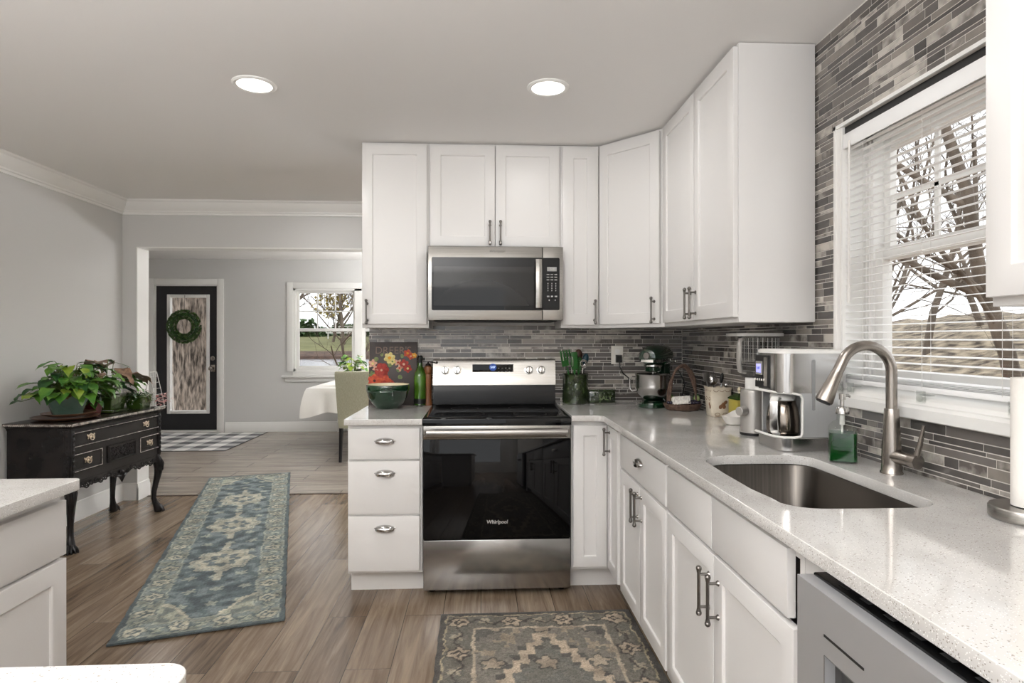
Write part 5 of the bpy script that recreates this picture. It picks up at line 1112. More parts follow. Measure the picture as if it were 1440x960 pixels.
def cabriole(x, y, ox, oy):
    """S-curved leg: knee swells outwards by (ox, oy), thin ankle, claw foot"""
    mb = MB(); ks = [(.435, .000, .030), (.40, .012, .034), (.365, .022, .0345), (.33, .026, .031), (.28, .020, .025), (.22, .008, .0205), (.16, -.002, .018), (.11, -.004, .0175), (.075, .004, .020), (.045, .016, .026), (.02, .022, .030), (.004, .022, .027), (0, .022, .022)]
    mb.tube([(x+ox*o, y+oy*o, z) for z, o, r in ks], [r for z, o, r in ks], 16)
    lg = mb.build('leg', M['chest'], CH, sharp=60)
    mb = MB()
    for k in range(-2, 3):
        q = math.atan2(oy, ox) + k*.5; c_, s_ = math.cos(q), math.sin(q)
        mb.tube([(x+ox*.022+c_*.016, y+oy*.022+s_*.016, .052), (x+ox*.022+c_*.032, y+oy*.022+s_*.032, .030), (x+ox*.022+c_*.040, y+oy*.022+s_*.040, .010), (x+ox*.022+c_*.042, y+oy*.022+s_*.042, .002)], [.006, .008, .007, .004], 8)
    mb.build('claw_foot', M['chest'], lg)
    mb = MB()
    for k in range(5):
        q = math.atan2(oy, ox) + (k-2)*.42; c_, s_ = math.cos(q), math.sin(q); mb.tube([(x+ox*.010+c_*.026, y+oy*.010+s_*.026, .415), (x+ox*.022+c_*.034, y+oy*.022+s_*.034, .37), (x+ox*.024+c_*.031, y+oy*.024+s_*.031, .315)], [.005, .008, .003], 8)
    for sg in (-1, 1):
        tx, ty = -oy*sg, ox*sg; mb.ell((x+ox*.03+tx*.014, y+oy*.03+ty*.014, .39), (.013, .013, .013), 10, 6)
    mb.build('knee_carving', M['chest_edge'] if False else M['chest'], lg)
r2 = .7071
cabriole(X0+.030, Y0+.024, -.85, -.75); cabriole(X1-.030, Y0+.024, .85, -.75); cabriole(X0+.034, DP-.065, -.8, .25); cabriole(X1-.034, DP-.065, .8, .25)

# ------------------------------------------------------------------ plants on the chest
def leafmesh(mb, base, d, up, L, Wd, droop=.5, fold=.25, heart=True, wav=0.0):
    d = Vector(d).normalized(); up = Vector(up); side = d.cross(up); side = side.normalized() if side.length > 1e-4 else Vector((1, 0, 0)); nrm = side.cross(d).normalized()
    n = 6; V = []; p = Vector(base); cur = d.copy()
    wprof = [.30, .88, 1.0, .82, .52, .22, .0] if heart else [.08, .55, .9, 1.0, .8, .42, .0]
    for i in range(n+1):
        s_ = i/n; w = Wd*.5*wprof[i]; lift = fold*w; wv = wav*Wd*math.sin(i*2.1)
        back = -.14*L if (heart and i == 0) else 0
        V += [p + side*w*1 + nrm*(lift+wv) + d*back, p.copy(), p - side*w + nrm*(lift-wv) + d*back]
        a = -droop/n; cur = (cur*math.cos(a) + nrm*math.sin(a)).normalized(); nrm = side.cross(cur).normalized() if True else nrm
        p = p + cur*(L/n)
    F = []
    for i in range(n):
        for j in range(2): F.append((i*3+j, i*3+j+1, (i+1)*3+j+1, (i+1)*3+j))
    mb.add(V, F)
def cw(lx, ly): return (CH.location.x + cd.x*lx - cd.y*ly, CH.location.y + cd.y*lx + cd.x*ly)
def plant(root, mlist, stemmat, specs, z0, R, spread):
    """specs: list of (azimuth, reach, height, leaf length, width, material slot, droop, heart)"""
    st = MB(); lm = [MB() for _ in mlist]
    for az, reach, h, L, Wd, k, droop, heart in specs:
        c_, s_ = math.cos(az), math.sin(az); b = Vector((c_*spread*R.random(), s_*spread*R.random(), z0)); e = Vector((c_*reach, s_*reach, z0+h))
        mid = b.lerp(e, .5) + Vector((0, 0, .3*h + .02)); pts = [b, b.lerp(mid, .6), mid.lerp(e, .4), e]
        st.tube(pts, [.0028, .0024, .002, .0016], 6)
        dd = Vector((c_, s_, R.uniform(-.25, .35))); leafmesh(lm[k], e, dd, (R.uniform(-.2, .2), R.uniform(-.2, .2), 1), L, Wd, droop, R.uniform(.1, .4), heart, R.uniform(0, .12))
    st.build('stems', stemmat, root)
    for m_, o in zip(mlist, lm):
        if o.v:
            q = o.build('foliage', m_, root, sharp=80)
            if len(mlist) > 1 and m_ is not mlist[0]: q['label'] = {'leaf_y': 'yellow-green leaves', 'leaf_b': 'bronze pink leaves', 'yellow_green_leaf': 'yellow-green leaves', 'bronze_leaf': 'bronze pink leaves', 'dark_leaf': 'dark green leaves'}.get(m_.name, 'other leaves')
R = random.Random(11)
x, y = cw(.235, .215)
for i, (r, z, lab) in enumerate(((.185, 0, 'wide brown glazed saucer lying under the smaller plant saucer on the black chest'), (.150, .0215, 'smaller brown saucer stacked on the wide saucer under the celadon pot'))):
    k = r/.185; t = thing('plant_saucer', lab, 'saucer', (x+.01*i, y+.015*i, ZT+.0005+z))
    MB().lathe([(.120*k, 0), (.140*k, .004), (.178*k, .016), (.185*k, .022), (.180*k, .0225), (.14*k, .009), (0, .007)], n=56).build('dish', M['clay'], t)
zp = ZT+.032
t = thing('potted_pothos', 'bushy green pothos in a wide celadon bowl planter on the black chest', 'potted plant', (x+.005, y+.01, zp))
MB().lathe([(.075, 0), (.082, .003), (.100, .06), (.122, .118), (.130, .122), (.131, .140), (.126, .142), (.118, .122), (.0, .115)], n=56).build('planter', M['celadon'], t)
MB().lathe([(.117, .118), (.06, .128), (0, .13)], n=30, cap0=False).build('soil', M['soil'], t)
sp = []
for k in range(130):
    az = R.uniform(0, 2*PI); h = R.choice([R.uniform(.0, .07), R.uniform(.04, .12), R.uniform(.10, .19)]); reach = R.uniform(.05, .17) if h > .09 else R.uniform(.10, .22)
    L = R.uniform(.065, .125); sp.append((az, reach, h-.0, L, L*R.uniform(.65, .85), 0 if R.random() < .72 else (1 if R.random() < .35 else 2), R.uniform(.4, 1.5), True))
for k in range(10): az = R.uniform(-.6, 1.2); sp.append((az, R.uniform(.16, .27), R.uniform(.02, .14), .10, .075, 0, 1.1, True))
sp = [(a_, r_*(.5 if math.cos(a_) < -.35 else 1), h_, min(l_, .075) if math.cos(a_) < -.35 else l_, min(w_, .06) if math.cos(a_) < -.35 else w_, k_, d_, t_) for a_, r_, h_, l_, w_, k_, d_, t_ in sp]
for az, h, re_ in ((4.25, .02, .25), (4.15, -.02, .25), (4.35, .05, .22)): sp.append((az, re_, h, .075, .05, 2, 1.2, True))
for az, h, re_ in ((4.3, .22, .08), (4.6, .20, .04), (0.6, .20, .05)): sp.append((az, re_, h, .13, .045, 0, .5, False))
sp.append((5.3, .10, .02, .10, .07, 3, .6, True))
plant(t, [M['leaf'], M['leaf_y'], M['leaf_d'], M['leaf_b']], M['stem'], sp, .125, R, .09)
x, y = cw(.46, .20)
t = thing('small_potted_plant', 'small dark pot with a maroon side tucked between the two planters', 'potted plant', (x, y, ZT+.0005))
MB().loft([sq(.036, 0), sq(.046, .07), sq(.048, .085), sq(.043, .085), sq(.04, .06)]).build('pot', M['maroon'], t)
plant(t, [M['leaf_d'], M['leaf']], M['stem'], [(R.uniform(0, 6.28), R.uniform(.03, .08), R.uniform(-.01, .05), .06, .04, R.randint(0, 1), 1.0, True) for _ in range(12)], .07, R, .03)
x, y = cw(.625, .21); ar = math.atan2(cd.y, cd.x)
t = thing('rectangular_planter', 'square moss green glazed planter holding a bronze-leaved plant', 'potted plant', (x, y, ZT+.0005), ar)
MB().loft([sq(.088, 0, .12), sq(.098, .006, .12), sq(.100, .018, .12), sq(.095, .018, .12), sq(.09, .008, .12)]).build('drip_tray', M['greenpot'], t)
MB().loft([sq(.072, .0185, .08), sq(.086, .105, .08), sq(.092, .107, .08), sq(.092, .122, .08), sq(.084, .122, .08), sq(.082, .10, .08)]).build('planter', M['greenpot'], t)
MB().loft([sq(.0815, .103, .08), sq(.05, .108, .1)]).build('soil', M['soil'], t)
sp = []
for k in range(22): az = R.uniform(0, 6.28); sp.append((az, R.uniform(.05, .15), R.uniform(.04, .16), R.uniform(.09, .14), R.uniform(.07, .10), R.choice([0, 0, 2]), R.uniform(.5, 1.3), True))
for az, h, re_, L in ((1.2, .24, .05, .22), (0.1, .17, .12, .21), (5.6, .14, .14, .19), (2.5, .20, .10, .19), (4.6, .19, .06, .18), (.7, .22, .10, .2), (3.4, .17, .12, .18), (-.4, .12, .16, .18)): sp.append((az, re_, h, L, L*.64, 1, 1.0, True))
for az, h in ((0.4, .26), (1.9, .22), (5.5, .24)): sp.append((az, .04, h, .13, .04, 0, .3, False))
plant(t, [M['leaf'], M['leaf_b'], M['leaf_d']], M['stem'], sp, .11, R, .04)
x, y = cw(.835, .12)
t = thing('flowering_pot', 'small trailing plant with tiny white blooms in a green pot near the far chest corner', 'potted plant', (x, y, ZT+.0005), ar)
MB().loft([sq(.055, 0, .2), sq(.065, .085, .2), sq(.069, .088, .2), sq(.069, .10, .2), sq(.06, .10, .2), sq(.058, .07, .2)]).build('pot', M['greenpot'], t)
lm = MB(); fm_ = MB(); st = MB()
for k in range(330):
    az = R.uniform(0, 6.28); rr = .078*math.sqrt(R.random())+.012; zz = .115 - R.random()**1.5*.105*(rr/.10) + .02*R.random(); p = Vector((rr*1.15*math.cos(az), rr*math.sin(az), max(.006, zz)))
    leafmesh(lm, p, (math.cos(az), math.sin(az), R.uniform(-.6, .6)), (0, 0, 1), .018, .012, .6, .2, False)
    if k % 3 == 0: fm_.ell(p*1.06 + Vector((0, 0, .004)), (.0045, .0045, .003), 6, 4)
for k in range(14):
    az = R.uniform(0, 6.28); st.tube([(0.02*math.cos(az), .02*math.sin(az), .09), (.06*math.cos(az), .06*math.sin(az), .115), (.09*math.cos(az), .085*math.sin(az), .05)], .0014, 5)
st.build('stems', M['stem'], t); lm.build('foliage', M['leaf_d'], t, sharp=80); fm_.build('blossoms', M['petal'], t)
x, y = cw(.945, .065)
t = thing('wire_plant_stand', 'white wire easel stand with pink speckled foliage at the far end of the chest', 'plant stand', (x, y, ZT+.0005), ar)
mb = MB()
for sx_ in (-.05, .05): mb.tube([(sx_, -.045, .002), (sx_, -.02, .12), (sx_*.9, .012, .265)], .0028, 6); mb.tube([(sx_, .06, .002), (sx_*.9, .012, .265)], .0022, 6)
mb.tube([(-.045, .012, .265), (.045, .012, .265)], .0028, 6)
for k in range(5): z_ = .05+k*.045; yy = -.045+.06*(z_/.265); mb.tube([(-.05, yy, z_), (.05, yy, z_)], .0016, 5)
mb.box(-.055, .055, -.06, -.03, .0, .004); mb.build('wire_frame', M['wire'], t)
lm = MB()
for k in range(70):
    p = Vector((R.uniform(-.06, .06), -.055+R.uniform(-.035, .025), R.uniform(.02, .105))); az = R.uniform(0, 6.28); leafmesh(lm, p, (math.cos(az), math.sin(az)-.4, R.uniform(-.2, .7)), (0, 0, 1), .028, .018, .6, .2, False)
lm.build('foliage', M['pink'], t, sharp=80)

# ------------------------------------------------------------------ rugs
def vnoise(x, y, s, seed=0): return np.array([[mnoise.noise(Vector((a*s, b*s, seed*7.1))) for a in x] for b in y])
def soft(c, mean, amt): return c*(1-amt) + np.array(mean, float)*amt
def rug(name, label, w, l, step, th, pattern, loc, rz, mean=(120, 116, 106), amt=.3):
    nx, ny = int(w/step)+1, int(l/step)+1
    xs = np.linspace(-w/2, w/2, nx); ys = np.linspace(-l/2, l/2, ny)
    Xg, Yg = np.meshgrid(xs, ys)
    kx, ky = max(2, nx//2), max(2, ny//2)
    wx = vnoise(xs[::2], ys[::2], 38, 1); wy = vnoise(xs[::2], ys[::2], 38, 2); w2 = vnoise(xs[::2], ys[::2], 16, 3)
    up = lambda a: np.repeat(np.repeat(a, 2, 0), 2, 1)[:ny, :nx]
    wx, wy, w2 = up(wx), up(wy), up(w2)
    w4 = np.clip(w2+.55*wx*wy*3, -1, 1)
    col = soft(pattern(Xg+.012*wx+.010*w2, Yg+.012*wy-.010*w2, w4), mean, amt)
    fine = np.random.RandomState(3).rand(ny, nx)
    col = col*(.88+.2*fine[..., None])*(1+.22*w2[..., None])
    lin = np.where(col/255 <= .04045, col/255/12.92, ((np.clip(col, 0, 255)/255+.055)/1.055)**2.4)
    ex = .0016*np.sin(ys*31)+.0012*np.sin(ys*77)
    Z = th + .0008*fine 
    V = np.stack([Xg + np.where(np.abs(Xg) > w/2-step*1.5, ex[:, None], 0), Yg, Z], -1).reshape(-1, 3)
    idx = np.arange(nx*ny).reshape(ny, nx)
    F = np.stack([idx[:-1, :-1], idx[:-1, 1:], idx[1:, 1:], idx[1:, :-1]], -1).reshape(-1, 4).tolist()
    edge = np.concatenate([idx[0, :], idx[1:, -1], idx[-1, -2::-1], idx[-2:0:-1, 0]]); n0 = len(V)
    low = V[edge].copy(); low[:, 2] = .0005
    k = len(edge); F += [(int(edge[i]), n0+i, n0+(i+1) % k, int(edge[(i+1) % k])) for i in range(k)]
    V = np.concatenate([V, low]); C = np.concatenate([lin.reshape(-1, 3), lin.reshape(-1, 3)[edge]])
    me = bpy.data.meshes.new(name); me.from_pydata(V.tolist(), [], F); me.materials.append(M['rug'])
    at = me.attributes.new('tint', 'FLOAT_COLOR', 'POINT'); at.data.foreach_set('color', np.concatenate([C, np.ones((len(C), 1))], 1).ravel())
    me.shade_smooth(); me.set_sharp_from_angle(angle=math.radians(50))
    o = bpy.data.objects.new(name, me); COL.objects.link(o); o.location = loc; o.rotation_euler = (0, 0, rz); tag(o, label, 'rug'); return o
A = lambda *c: np.array(c, float)
def star(x, y, r, n=8, k=.25, ph=0.0):
    a = np.arctan2(y, x)+ph; return np.hypot(x, y) - r*(1+k*np.cos(n*a))
def put(col, mask, c): col[mask] = c
def border(col, X, Y, w, l, b0, b1, pal, per):
    """motifs along the border band between insets b0 and b1"""
    ix = w/2-np.abs(X); iy = l/2-np.abs(Y); bm_ = (b0+b1)/2; hw = (b1-b0)/2
    for along, across, sel in ((Y, ix-bm_, ix <= iy), (X, iy-bm_, iy < ix)):
        half = (l if along is Y else w)/2-bm_; n = max(1, round(2*half/per)); p_ = 2*half/n
        q = ((along+half)/p_ + .5) % 1 - .5; i = np.floor((along+half)/p_ + .5).astype(int); x = q*p_; y = across; S = sel & (np.abs(y) < hw)
        d = star(x, y, hw*.62, 6, .22)
        put(col, S & (d < .018), pal['dark']); put(col, S & (d < .008), pal['gold']); put(col, S & (star(x, y, hw*.28, 4, .4) < .006), pal['dark']); put(col, S & (star(x, y, hw*.14, 4, .2) < 0), pal['gold'])
        x2 = (np.abs(q)-.5)*p_; d2 = star(x2, y, hw*.45, 4, .5, .4)
        put(col, S & (d2 < .012), pal['mid']); put(col, S & (d2 < 0), pal['light']); put(col, S & (np.abs(y-.35*hw*np.sin(q*2*PI*2)) < .006) & (np.abs(q) > .22), pal['dark'])
def pat_oushak(X, Y, N):
    w, l = .90, 1.55; col = np.empty(X.shape+(3,)); g = A(132, 127, 119); col[:] = g
    ix = w/2-np.abs(X); iy = l/2-np.abs(Y); i = np.minimum(ix, iy)
    pal = dict(dark=A(70, 66, 62), gold=A(190, 172, 150), mid=A(104, 102, 96), light=A(168, 158, 138))
    put(col, i < .155, A(124, 119, 110)); put(col, (i < .155) & (N > .12), A(104, 102, 95)); border(col, X, Y, w, l, .035, .145, pal, .25)
    put(col, i < .026, A(82, 80, 78)); put(col, (i > .026) & (i < .033), A(190, 176, 146)); put(col, (i > .148) & (i < .163), A(196, 180, 158))
    F_ = i > .163; st = lambda v, s: np.floor(v/s)*s
    put(col, F_ & (N > .18), A(112, 109, 101)); put(col, F_ & (N < -.22), A(148, 142, 132))
    d = np.abs(st(X, .035))/.33 + np.abs(st(Y, .035))/.62
    put(col, F_ & (d < 1.0), A(90, 88, 84)); put(col, F_ & (d < .955), A(194, 176, 154)); put(col, F_ & (d < .80), A(88, 86, 82)); put(col, F_ & (d < .765), A(122, 120, 112)); put(col, F_ & (d < .765) & (N > .1), A(104, 104, 99))
    for cy_ in (-.62, -.32, 0, .32, .62):
        for cx_ in (-.22, 0, .22):
            dd = star(X-cx_, Y-cy_, .034, 5, .35, cy_*3); put(col, F_ & (dd < .014), A(84, 82, 78)); put(col, F_ & (dd < .002), A(178, 162, 142))
    dd = star(X, Y, .10, 8, .18); put(col, dd < .018, A(88, 86, 82)); put(col, dd < 0, A(192, 174, 150)); put(col, star(X, Y, .045, 8, .3) < 0, A(100, 98, 92))
    for sx_ in (-1, 1):
        for sy_ in (-1, 1):
            a, b = sx_*X, sy_*Y; q = ((st(a, .03)-.30)/.22)**2 + ((st(b, .03)-.62)/.26)**2; put(col, F_ & (q < 1) & (q > .55) & (N < .15), A(170, 156, 136)); put(col, F_ & (q < .25), A(96, 94, 90))
    return col
rug('area_rug', 'grey and tan oriental rug on the floor in front of the range', .90, 1.55, .0055, .008, pat_oushak, (.268, 2.118, .0006), .008, (122, 116, 106), .22)
def pat_runner(X, Y, N):
    w, l = .71, 3.29; col = np.empty(X.shape+(3,)); col[:] = A(88, 100, 104)
    ix = w/2-np.abs(X); iy = l/2-np.abs(Y); i = np.minimum(ix, iy)
    pal = dict(dark=A(84, 92, 94), gold=A(200, 190, 166), mid=A(112, 122, 120), light=A(176, 176, 156))
    put(col, i < .150, A(150, 152, 138)); put(col, (i < .150) & (N > .1), A(122, 130, 126)); border(col, X, Y, w, l, .030, .140, pal, .19)
    put(col, i < .022, A(72, 82, 86)); put(col, (i > .024) & (i < .030), A(170, 172, 158)); put(col, (i > .138) & (i < .146), A(172, 172, 156))
    F_ = i > .146; put(col, F_ & (N > .16), A(112, 122, 124)); put(col, F_ & (N < -.2), A(72, 84, 90))
    for cy_ in np.arange(-1.35, 1.36, .19):
        for s_ in (-1, 0, 1):
            dd = star(X-s_*.13-.02*np.sin(cy_*9), Y-cy_, .02, 5, .45, cy_*5); put(col, F_ & (dd < .006), A(172, 174, 158))
    for cy_ in (-.72, 0, .72):
        dd = star(X*1.0, (Y-cy_)*.9, .135, 8, .12); put(col, F_ & (dd < .028), A(192, 184, 164)); put(col, F_ & (dd < .010), A(140, 146, 138)); put(col, F_ & (dd < 0), A(198, 190, 168)); put(col, F_ & (dd < -.05), A(104, 114, 116)); put(col, F_ & (star(X, Y-cy_, .05, 6, .3) < 0), A(200, 192, 170))
        put(col, F_ & (np.abs(X) < .018) & (np.abs(np.abs(Y-cy_)-.25) < .07), A(192, 184, 164))
    e = l/2-np.abs(Y); lim = .20+.13*np.cos(np.clip(X/.205, -1, 1)*PI)*-1; put(col, F_ & (e < lim+.035), A(206, 196, 172)); put(col, F_ & (e < lim), A(126, 132, 126)); put(col, F_ & (e < lim) & (N > 0), A(168, 166, 146))
    return col
p1 = Vector((-1.580, 2.655)); p2 = Vector((-.921, 2.876)); p3 = Vector((-1.839, 6.04)); p4 = Vector((-2.56, 5.80)); pc = (p1+p2+p3+p4)/4; dv = ((p3+p4)-(p1+p2)).normalized()
rn = rug('runner_rug', 'long blue-grey patterned runner rug leading to the dining room', .71, 3.29, .0075, .009, pat_runner, (pc.x, pc.y, .0042), math.atan2(dv.y, dv.x)-PI/2, (128, 136, 134), .30)

# ------------------------------------------------------------------ dining room
nx, ny = 12, 9; s_ = .155; V = []; Fq = []; C = []
mat_cols = {0: (232, 230, 226), 1: (176, 175, 174), 2: (92, 92, 94)}
mx0, my0 = -4.86, 7.28
me = bpy.data.meshes.new('door_mat'); bmq = bmesh.new()
for j in range(ny):
    for i in range(nx):
        q = [bmq.verts.new((mx0+s_*(i+a), my0+s_*(j+b), .006)) for a, b in ((0, 0), (1, 0), (1, 1), (0, 1))]; bmq.faces.new(q)
bmesh.ops.remove_doubles(bmq, verts=bmq.verts, dist=1e-5)
bmesh.ops.recalc_face_normals(bmq, faces=bmq.faces); bmq.to_mesh(me)
g = MB(); g.box(mx0-.01, mx0+nx*s_+.01, my0-.01, my0+ny*s_+.01, .0006, .0055); base = g.build('door_mat', mat('mat_binding', (30, 30, 32), .9))
tag(base, 'black and white buffalo check mat in front of the far glazed door', 'mat')
at = me.attributes.new('tint', 'FLOAT_COLOR', 'CORNER'); cc = []
for f in me.polygons:
    c = f.center; i = int((c.x-mx0)/s_); j = int((c.y-my0)/s_); k = (i % 2)+(j % 2)
    for _ in f.loop_indices: cc += [*s2l(mat_cols[k]), 1]
at.data.foreach_set('color', cc); me.materials.append(M['mat_b']); o = bpy.data.objects.new('check_weave', me); COL.objects.link(o); o.parent = base

t = thing('dining_chair', 'sage linen parsons chair with black legs, back turned to the kitchen', 'chair', (-1.30, 6.55, 0), .0)
mb = MB(); n = 9; outer = []
def backsec(z, w, off, th): return [(x_, off+ .018*(1-(2*i/n-1)**2)*-1, z) for i in range(n+1) for x_ in [(-w+2*w*i/n)]] + [(x_, off+th, z) for i in range(n, -1, -1) for x_ in [(-w+2*w*i/n)]]
mb.loft([backsec(.36, .215, 0, .07), backsec(.50, .225, -.005, .075), backsec(.75, .238, -.03, .07), backsec(.93, .245, -.055, .06), backsec(.962, .243, -.058, .055), backsec(.968, .235, -.055, .045)]); mb.build('backrest', M['linen'], t, sharp=45)
mb = MB(); mb.box(-.235, .235, .076, .49, .36, .485, .02); mb.build('seat', M['linen'], t)
for x_ in (-.195, .195):
    for y_, sp_ in ((.035, -.05), (.45, .0)): MB().tube([(x_, y_, .36), (x_, y_+sp_, 0)], [.024, .017], 8).build('leg', M['blackleg'], t)
t = thing('dining_table', 'dining table under the white cloth beside the far window', 'table', (-1.2, 7.79, 0))
MB().box(-.79, .79, -.69, .69, .715, .743, .004).build('tabletop', M['wood2'], t)
MB().lathe([(.30, 0), (.30, .03), (.10, .07), (.07, .2), (.09, .45), (.06, .6), (.12, .714)], n=28).build('pedestal', M['wood2'], t)
mb = MB(); hx, hy = .805, .705; rings = []
per = []                                                             # (x, y, outward normal, closeness to a corner, arc length)
for (ax_, ay_), (bx_, by_), (nx_, ny_) in (((-hx, -hy), (hx, -hy), (0, -1)), ((hx, -hy), (hx, hy), (1, 0)), ((hx, hy), (-hx, hy), (0, 1)), ((-hx, hy), (-hx, -hy), (-1, 0))):
    for i in range(44):
        q = i/44; q = .5-.5*math.cos(PI*q); x_, y_ = ax_+(bx_-ax_)*q, ay_+(by_-ay_)*q; L_ = math.hypot(bx_-ax_, by_-ay_); dc = min(q, 1-q)*L_; w_ = math.exp(-(dc/.11)**2)
        ox_, oy_ = nx_, ny_
        if dc < .3: ox_ += w_*math.copysign(1, x_)*(nx_ == 0); oy_ += w_*math.copysign(1, y_)*(ny_ == 0)
        per.append((x_, y_, ox_, oy_, w_, x_*3+y_*5))
for lev in range(10):
    f = lev/9
    rings.append([(x_+ox_*(.006+.022*f*math.sin(11*t_)*(1-w_)*f + .085*w_*f*(1.35-.7*f)), y_+oy_*(.006+.022*f*math.sin(11*t_)*(1-w_)*f + .085*w_*f*(1.35-.7*f)), .7455-f*(.285+.06*w_)+.008*f*math.sin(7*t_)) if lev else (x_, y_, .7455) for x_, y_, ox_, oy_, w_, t_ in per])
rings = [[(x_*.5, y_*.5, .7455) for x_, y_, z_ in rings[0]]] + rings
mb.loft(rings, True, False); o = mb.build('tablecloth', M['cloth'], sharp=50); o.location = (-1.2, 7.79, 0); tag(o, 'white cloth draped over the dining table by the far window', 'tablecloth')
t = thing('potted_houseplant', 'bright green leafy plant in a small white pot on the dining table', 'potted plant', (-1.53, 7.38, .7465))
MB().lathe([(.055, 0), (.06, .003), (.072, .10), (.075, .115), (.068, .115), (.06, .09), (0, .088)], n=28).build('pot', M['whitecer'], t)
plant(t, [M['leaf'], M['leaf_y']], M['stem'], [(R.uniform(0, 6.28), R.uniform(.02, .15), R.uniform(.04, .28), R.uniform(.08, .12), R.uniform(.06, .09), 0 if R.random() < .55 else 1, R.uniform(.5, 1.3), True) for _ in range(60)], .09, R, .04)
t = thing('baseboard_heater', 'white baseboard heater on the far wall under the twin window', 'heater', (-2.01, YF, 0))
mb = MB(); mb.prism([(-.002, .03), (-.06, .03), (-.065, .05), (-.065, .13), (-.03, .165), (-.002, .165)], .004, 2.2, 'x'); mb.build('casing', M['heater'], t)
MB().prism([(-.002, .0), (-.068, .0), (-.068, .135), (-.032, .17), (-.002, .17)], -.02, .002, 'x').build('end_cap', M['heater'], t)
# wreath on the glazed door
t = thing('wreath', 'green boxwood wreath hanging on the glass of the black door', 'wreath', (-4.155, YF-.024, 1.488))
mb = MB()
mb.tube([(.172*math.cos(a), 0, .172*math.sin(a)) for a in [2*PI*i/40 for i in range(41)]], .026, 8); mb.build('ring', M['leaf_d'], t)
lm = MB()
for k in range(1500):
    a = R.uniform(0, 2*PI); b = R.uniform(0, 2*PI); rr = .172+.045*math.cos(b); p = (rr*math.cos(a), -.005+.032*math.sin(b)*-abs(1), rr*math.sin(a))
    p = (p[0], min(p[1], .012), p[2]); leafmesh(lm, p, (math.cos(a)*math.cos(b)+R.uniform(-.6, .6), -.6*abs(math.sin(b))-.1, math.sin(a)*math.cos(b)+R.uniform(-.6, .6)), (R.uniform(-1, 1), -1, R.uniform(-1, 1)), .030, .018, .4, .2, False)
lm.build('foliage', M['wreath'], t, sharp=80)
MB().tube([(0, .0, .20), (0, .015, .44)], .003, 5).build('hanger', M['blackleg'], t)

# ------------------------------------------------------------------ outside
struct('ground', MB().box(-60, 60, 9.4, 16, -.75, -.55), M['litter']); struct('ground_east', MB().box(1.9, 40, -20, 9.39, -.75, -.55), M['litter'])
struct('pond', MB().box(-90, 90, 16, 64, -.95, -.8), M['pond'])
mb = MB(); mb.prism([(63.9, -1.0), (64.1, -.5), (66, -.05), (66.5, 0), (66.5, -1)], -80, 80, 'x'); struct('pond_bank', mb, M['reeds'])
mb = MB(); mb.prism([(66.5, -.02), (74, .35), (90, 1.2), (130, 2.6), (130, -1), (66.5, -1)], -90, 90, 'x'); struct('far_lawn', mb, M['lawn'])
xs = np.linspace(9, 40, 40); ys = np.linspace(-24, 40, 70); V = []; Fq = []
for yv in ys:
    for xv in xs: V.append((xv, yv, -.56 + min(max(0, (xv-11)), 9)*.30*(1+.25*mnoise.noise(Vector((xv*.2, yv*.2, 3)))) + .35*abs(mnoise.noise(Vector((xv*.9, yv*.9, 1))))))
for j in range(len(ys)-1):
    for i in range(len(xs)-1): q = j*len(xs)+i; Fq.append((q, q+1, q+1+len(xs), q+len(xs)))
mb = MB(); mb.add(V, Fq); struct('brush_hill', mb, M['brush'])
def tree(name, label, loc, h, r, seed, mats, spread=.55, leaves=0, lmat=None, levels=4, up=.25, group=None, first=.35, twig=1.0):
    R = random.Random(seed); t = thing(name, label, 'tree', loc, R.random()*6, group); mb = MB(); lm = MB()
    def grow(p, d, L, rad, lev):
        n = 4; pts = [p]; q = p.copy(); dd = d.copy()
        for i in range(n):
            dd = (dd + Vector((R.gauss(0, .14), R.gauss(0, .14), R.gauss(.03, .08)))).normalized(); q = q + dd*(L/n); pts.append(q.copy())
        mb.tube(pts, [rad*(1-.5*i/n) for i in range(n+1)], 7 if lev < 2 else (5 if lev < 3 else 3), cap=False)
        if lev >= levels:
            for _ in range(leaves):
                b = pts[R.randint(1, n)]; leafmesh(lm, b, (R.gauss(0, 1), R.gauss(0, 1), R.gauss(0, 1)), (0, 0, 1), .22*h/8, .15*h/8, .5, .1, False)
            return
        for k in range((R.randint(3, 4) if lev < 3 else R.randint(4, 6)) if lev else R.randint(6, 8)):
            f = R.uniform(first if lev == 0 else .3, 1.0); i = min(n-1, int(f*n)); b = pts[i].lerp(pts[i+1], f*n-i)
            a = R.uniform(0, 2*PI); o = dd.orthogonal().normalized(); o = (Matrix.Rotation(a, 3, dd) @ o)
            nd = (dd*(1-spread) + o*spread + Vector((0, 0, up))).normalized(); grow(b, nd, L*R.uniform(.5, .78), rad*R.uniform(.30, .50)*twig, lev+1)
        
    grow(Vector((0, 0, 0)), Vector((R.gauss(0, .05), R.gauss(0, .05), 1)).normalized(), h*.55, r, 0)
    mb.build('trunk', mats, t, sharp=70)
    if lm.v: lm.build('foliage', lmat, t, sharp=80)
    return t
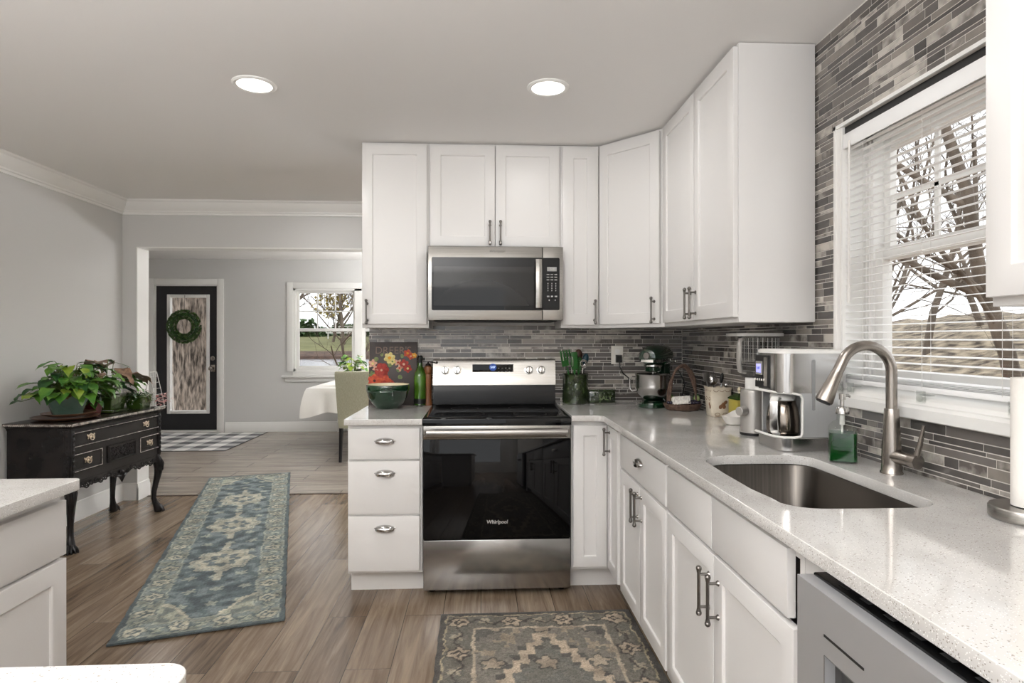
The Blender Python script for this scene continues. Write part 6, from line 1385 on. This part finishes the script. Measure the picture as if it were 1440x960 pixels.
# huge trunk right outside the glazed door
t = thing('old_tree', 'huge grey tree trunk with furrowed bark right outside the glazed door', 'tree', (-4.55, 10.35, -.56))
mb = MB(); rings = []
for i in range(90):
    z = 6*i/89; rr = .64 + .30*math.exp(-z/.35) + .02*math.sin(z*3); row = []
    for k in range(200):
        a = 2*PI*k/200; fl = 1+.12*math.exp(-z/.5)*math.sin(5*a+1); nn = mnoise.noise(Vector((math.cos(a)*11, math.sin(a)*11, z*2.2)))
        row.append((rr*fl*math.cos(a)*(1+.06*nn), rr*fl*math.sin(a)*(1+.06*nn), z))
    rings.append(row)
mb.loft(rings); mb.build('trunk', M['bark'], t, sharp=80)
o = MB(); o.tube([(-4.93, 9.62, 1.35), (-4.86, 9.58, 1.05), (-4.73, 9.56, .75), (-4.72, 9.58, .2), (-4.76, 9.60, -.5)], [.014, .013, .012, .011, .011], 7); o = o.build('bare_vine', mat('pale_vine', (206, 198, 188), .8)); tag(o, 'pale bare vine climbing the big trunk outside the door', 'vine')
R = random.Random(5)
far = [(-3.02, 14.2, 3.6, .05, 21, 'bare dark pond-side tree at the right edge of the first far window pane', 0), (-23.6, 77, 14, .24, 22, 'spreading bare tree on the lawn beyond the pond, behind the upper left panes', 0), (-20.2, 84, 10, .2, 23, 'yellow-leaved tree beyond the pond behind the middle upper panes', 7), (-17.6, 79, 13, .22, 24, 'tall bare tree beyond the pond behind the right upper panes', 0), (-29, 98, 13, .3, 25, 'bare tree farthest along the lawn beyond the pond', 0), (-12, 80, 12, .25, 26, 'green-tinged tree beyond the pond behind the second window unit', 8), (-22.5, 99, 13, .26, 27, 'bare tree at the back of the lawn beside the white porch', 0)]
for x_, y_, h, r, sd, lab, lv in far:
    zb = -.56 if y_ < 16 else -.1+(y_-66)*.05
    tree('bare_tree' if not lv else 'leafing_tree', lab, (x_, y_, zb), h, r, sd, M['bark2'], leaves=lv, lmat=M['ygleaf'] if sd == 23 else M['leaf_y'], first=.2 if y_ < 16 else .3, levels=3 if y_ < 16 else 4, twig=1.15 if y_ > 16 else 1)
for i, (x_, y_, r_, h_, lab) in enumerate(((-31, 106, 5, 3.0, 'dense evergreen bush at the back of the lawn, left of the porch'), (-24, 112, 5, 2.6, 'dense evergreen bush behind the porch on the far lawn'), (-19, 106, 4, 2.8, 'broad evergreen bush on the far lawn behind the right panes'), (-11, 96, 5, 4.2, 'dark evergreen bush beyond the pond behind the second window unit'))):
    t = thing('evergreen_bush', lab, 'bush', (x_, y_, 1.2)); lm = MB()
    for k in range(900):
        a = R.uniform(0, 6.28); b = math.acos(R.uniform(0, 1)); q = R.uniform(.75, 1.05); p = Vector((r_*q*math.sin(b)*math.cos(a), r_*.6*q*math.sin(b)*math.sin(a), h_*q*math.cos(b))); leafmesh(lm, p, (R.gauss(0, 1), R.gauss(0, 1), R.gauss(0, 1)), (0, 0, 1), 1.1, .7, .5, .2, False)
    lm.build('foliage', M['wreath'], t, sharp=80)
t = thing('porch', 'white railed porch on the far lawn across the pond', 'porch', (-20.8, 93, 1.25))
mb = MB(); mb.box(-2.6, 2.6, 0, 2, .9, 1.05); mb.build('deck', M['house'], t)
mb = MB(); mb.box(-2.6, 2.6, -.03, .03, 1.9, 2.0); [mb.box(-2.6+i*.65-.04, -2.6+i*.65+.04, -.03, .03, 1.05, 1.9) for i in range(9)]; mb.build('railing', M['house'], t)
for i in range(3): MB().box(-2.4+i*2.3, -2.25+i*2.3, .1, .25, 0, .9).build('post', M['house'], t)
# trees on the kitchen window side
for x_, y_, h, r, sd, lab, fs in ((10.7, 11.4, 12, .17, 37, 'thick bare tree leaning behind the right part of the kitchen blind', .22), (11.5, 17.5, 11, .12, 31, 'bare tree behind the left part of the kitchen blind', .2), (15.2, 20.0, 11, .13, 33, 'bare tree high on the brush hill behind the middle of the kitchen blind', .2), (18.5, 21.5, 11, .12, 34, 'bare tree on the brush hill behind the thick leaning tree', .2)):
    tree('bare_tree', lab, (x_, y_, -.56 + max(0, (x_-11))*.30), h, r, sd, M['bark2'], spread=.58, up=.16, first=fs, levels=5, twig=.92)
